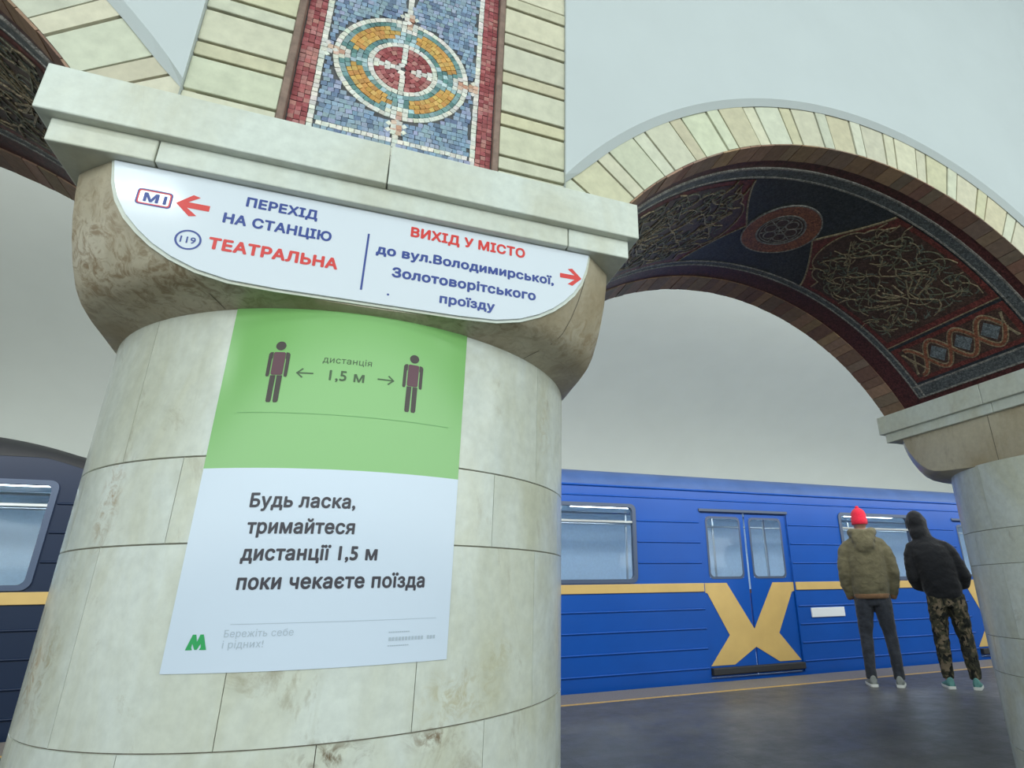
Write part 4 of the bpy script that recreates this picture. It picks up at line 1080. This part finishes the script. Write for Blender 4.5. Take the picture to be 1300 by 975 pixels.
for z, r in ((1.588, 0.086), (1.594, 0.092), (1.636, 0.094), (1.644, 0.089), (1.70, 0.086), (1.735, 0.070), (1.755, 0.048), (1.768, 0.024)):
    rings.append([(r*0.97*cos(2*pi*j/28)+0.0, 0.014+r*1.20*sin(2*pi*j/28), z-0.10*(r*sin(2*pi*j/28)-0.0)*-0.35) for j in range(28)])
b.loft(rings); b.ball((-0.004, 0.0, 1.772), (0.022, 0.022, 0.020))
b.build('knit_hat', M['redknit'], p1)
shoe(p1, -0.138, -0.005, radians(8), M['sneaker']); shoe(p1, 0.138, -0.005, radians(-8), M['sneaker'])

# --- person in black with the hood up and camouflage trousers
p2 = empty('person', (5.62, 2.50, 0.0), 'person seen from behind in black hoodie with hood up and camouflage trousers', 'person', None, radians(-46)); p2.scale = (0.88, 0.92, 1.0)
def ln_(z): return -0.15*max(0, (z-0.80)/0.9)**1.25       # stoops to the left
b = MB()
torso(b, [(ln_(z), y, z, rx, ry) for z, y, rx, ry in ((0.84, 0, .135, .095), (0.98, 0, .135, .095), (1.12, 0, .13, .09), (1.26, 0, .155, .10), (1.36, 0.01, .15, .09), (1.42, 0.03, .09, .065), (1.46, 0.045, .056, .056), (1.53, 0.07, .052, .055))])
head(b, (ln_(1.58)-0.015, 0.085, 1.585), radians(30), (-0.12, 0.05))
for s in (-1, 1):
    b.tube([(ln_(1.36)+s*0.15, 0, 1.35), (ln_(1.3)+s*0.205, 0.0, 1.29), (ln_(1.07)+s*0.255, -0.02, 1.07), (ln_(0.92)+s*0.165, 0.10, 0.925)], [0.05, 0.048, 0.038, 0.026], 12)
    hand(b, (ln_(0.92)+s*0.160, 0.105, 0.922), (-s*0.8, 0.45, -0.1), (0, -1, 0), s, 0.35)
    b.tube([(s*0.085, 0, 0.90), (s*0.105, 0.01, 0.70), (s*0.120, 0.015, 0.48), (s*0.128, -0.01, 0.25), (s*0.132, -0.02, 0.07)], [0.09, 0.078, 0.056, 0.046, 0.036], 14)
organic(b, 'body', M['skin'], p2, 0.0075, 2)
b = MB()
torso(b, [(ln_(z), y, z, rx, ry) for z, y, rx, ry in ((0.815, 0, .178, .128), (0.87, 0, .192, .142), (1.0, -.008, .206, .152), (1.14, -.012, .220, .158), (1.26, -.012, .224, .150), (1.335, -.005, .200, .125), (1.39, 0.01, .140, .10), (1.44, 0.03, .095, .085), (1.48, 0.045, .085, .08))])
for s in (-1, 1):
    b.tube([(ln_(1.37)+s*0.085, 0.0, 1.345), (ln_(1.33)+s*0.160, -0.01, 1.312), (ln_(1.25)+s*0.212, -0.015, 1.245), (ln_(1.15)+s*0.245, -0.025, 1.14), (ln_(1.03)+s*0.268, -0.03, 1.03), (ln_(0.96)+s*0.245, 0.05, 0.955), (ln_(0.92)+s*0.175, 0.105, 0.925)], [0.070, 0.077, 0.078, 0.072, 0.065, 0.058, 0.050], 16)
hx = ln_(1.585)-0.015
b.tube([(hx+0.02, 0.03, 1.43), (hx+0.012, 0.045, 1.49), (hx, 0.060, 1.56), (hx-0.006, 0.065, 1.62), (hx-0.012, 0.07, 1.68)], [0.105, 0.104, 0.116, 0.112, 0.065], 20)
b.ball((hx-0.004, 0.035, 1.60), (0.098, 0.112, 0.112)); b.ball((hx, -0.015, 1.47), (0.10, 0.07, 0.09))
organic(b, 'hooded_sweatshirt', M['blackcloth'], p2, 0.011, 9, 0.008, 9.0)
b = MB(); torso(b, [(0, 0, 0.74, 0.155, 0.115), (0, 0, 0.82, 0.165, 0.122), (0, 0, 0.88, 0.165, 0.122)])
for s in (-1, 1):
    b.tube([(s*0.083, -0.005, 0.84), (s*0.096, -0.005, 0.74), (s*0.108, 0.012, 0.60), (s*0.120, 0.018, 0.46), (s*0.128, 0.0, 0.27), (s*0.132, -0.014, 0.14), (s*0.133, -0.014, 0.085)], [0.110, 0.108, 0.094, 0.080, 0.074, 0.062, 0.054], 16)
organic(b, 'trousers', M['camo'], p2, 0.010, 3, 0.008, 12.0)
shoe(p2, -0.134, -0.005, radians(10), M['teal']); shoe(p2, 0.134, -0.005, radians(-10), M['teal'])
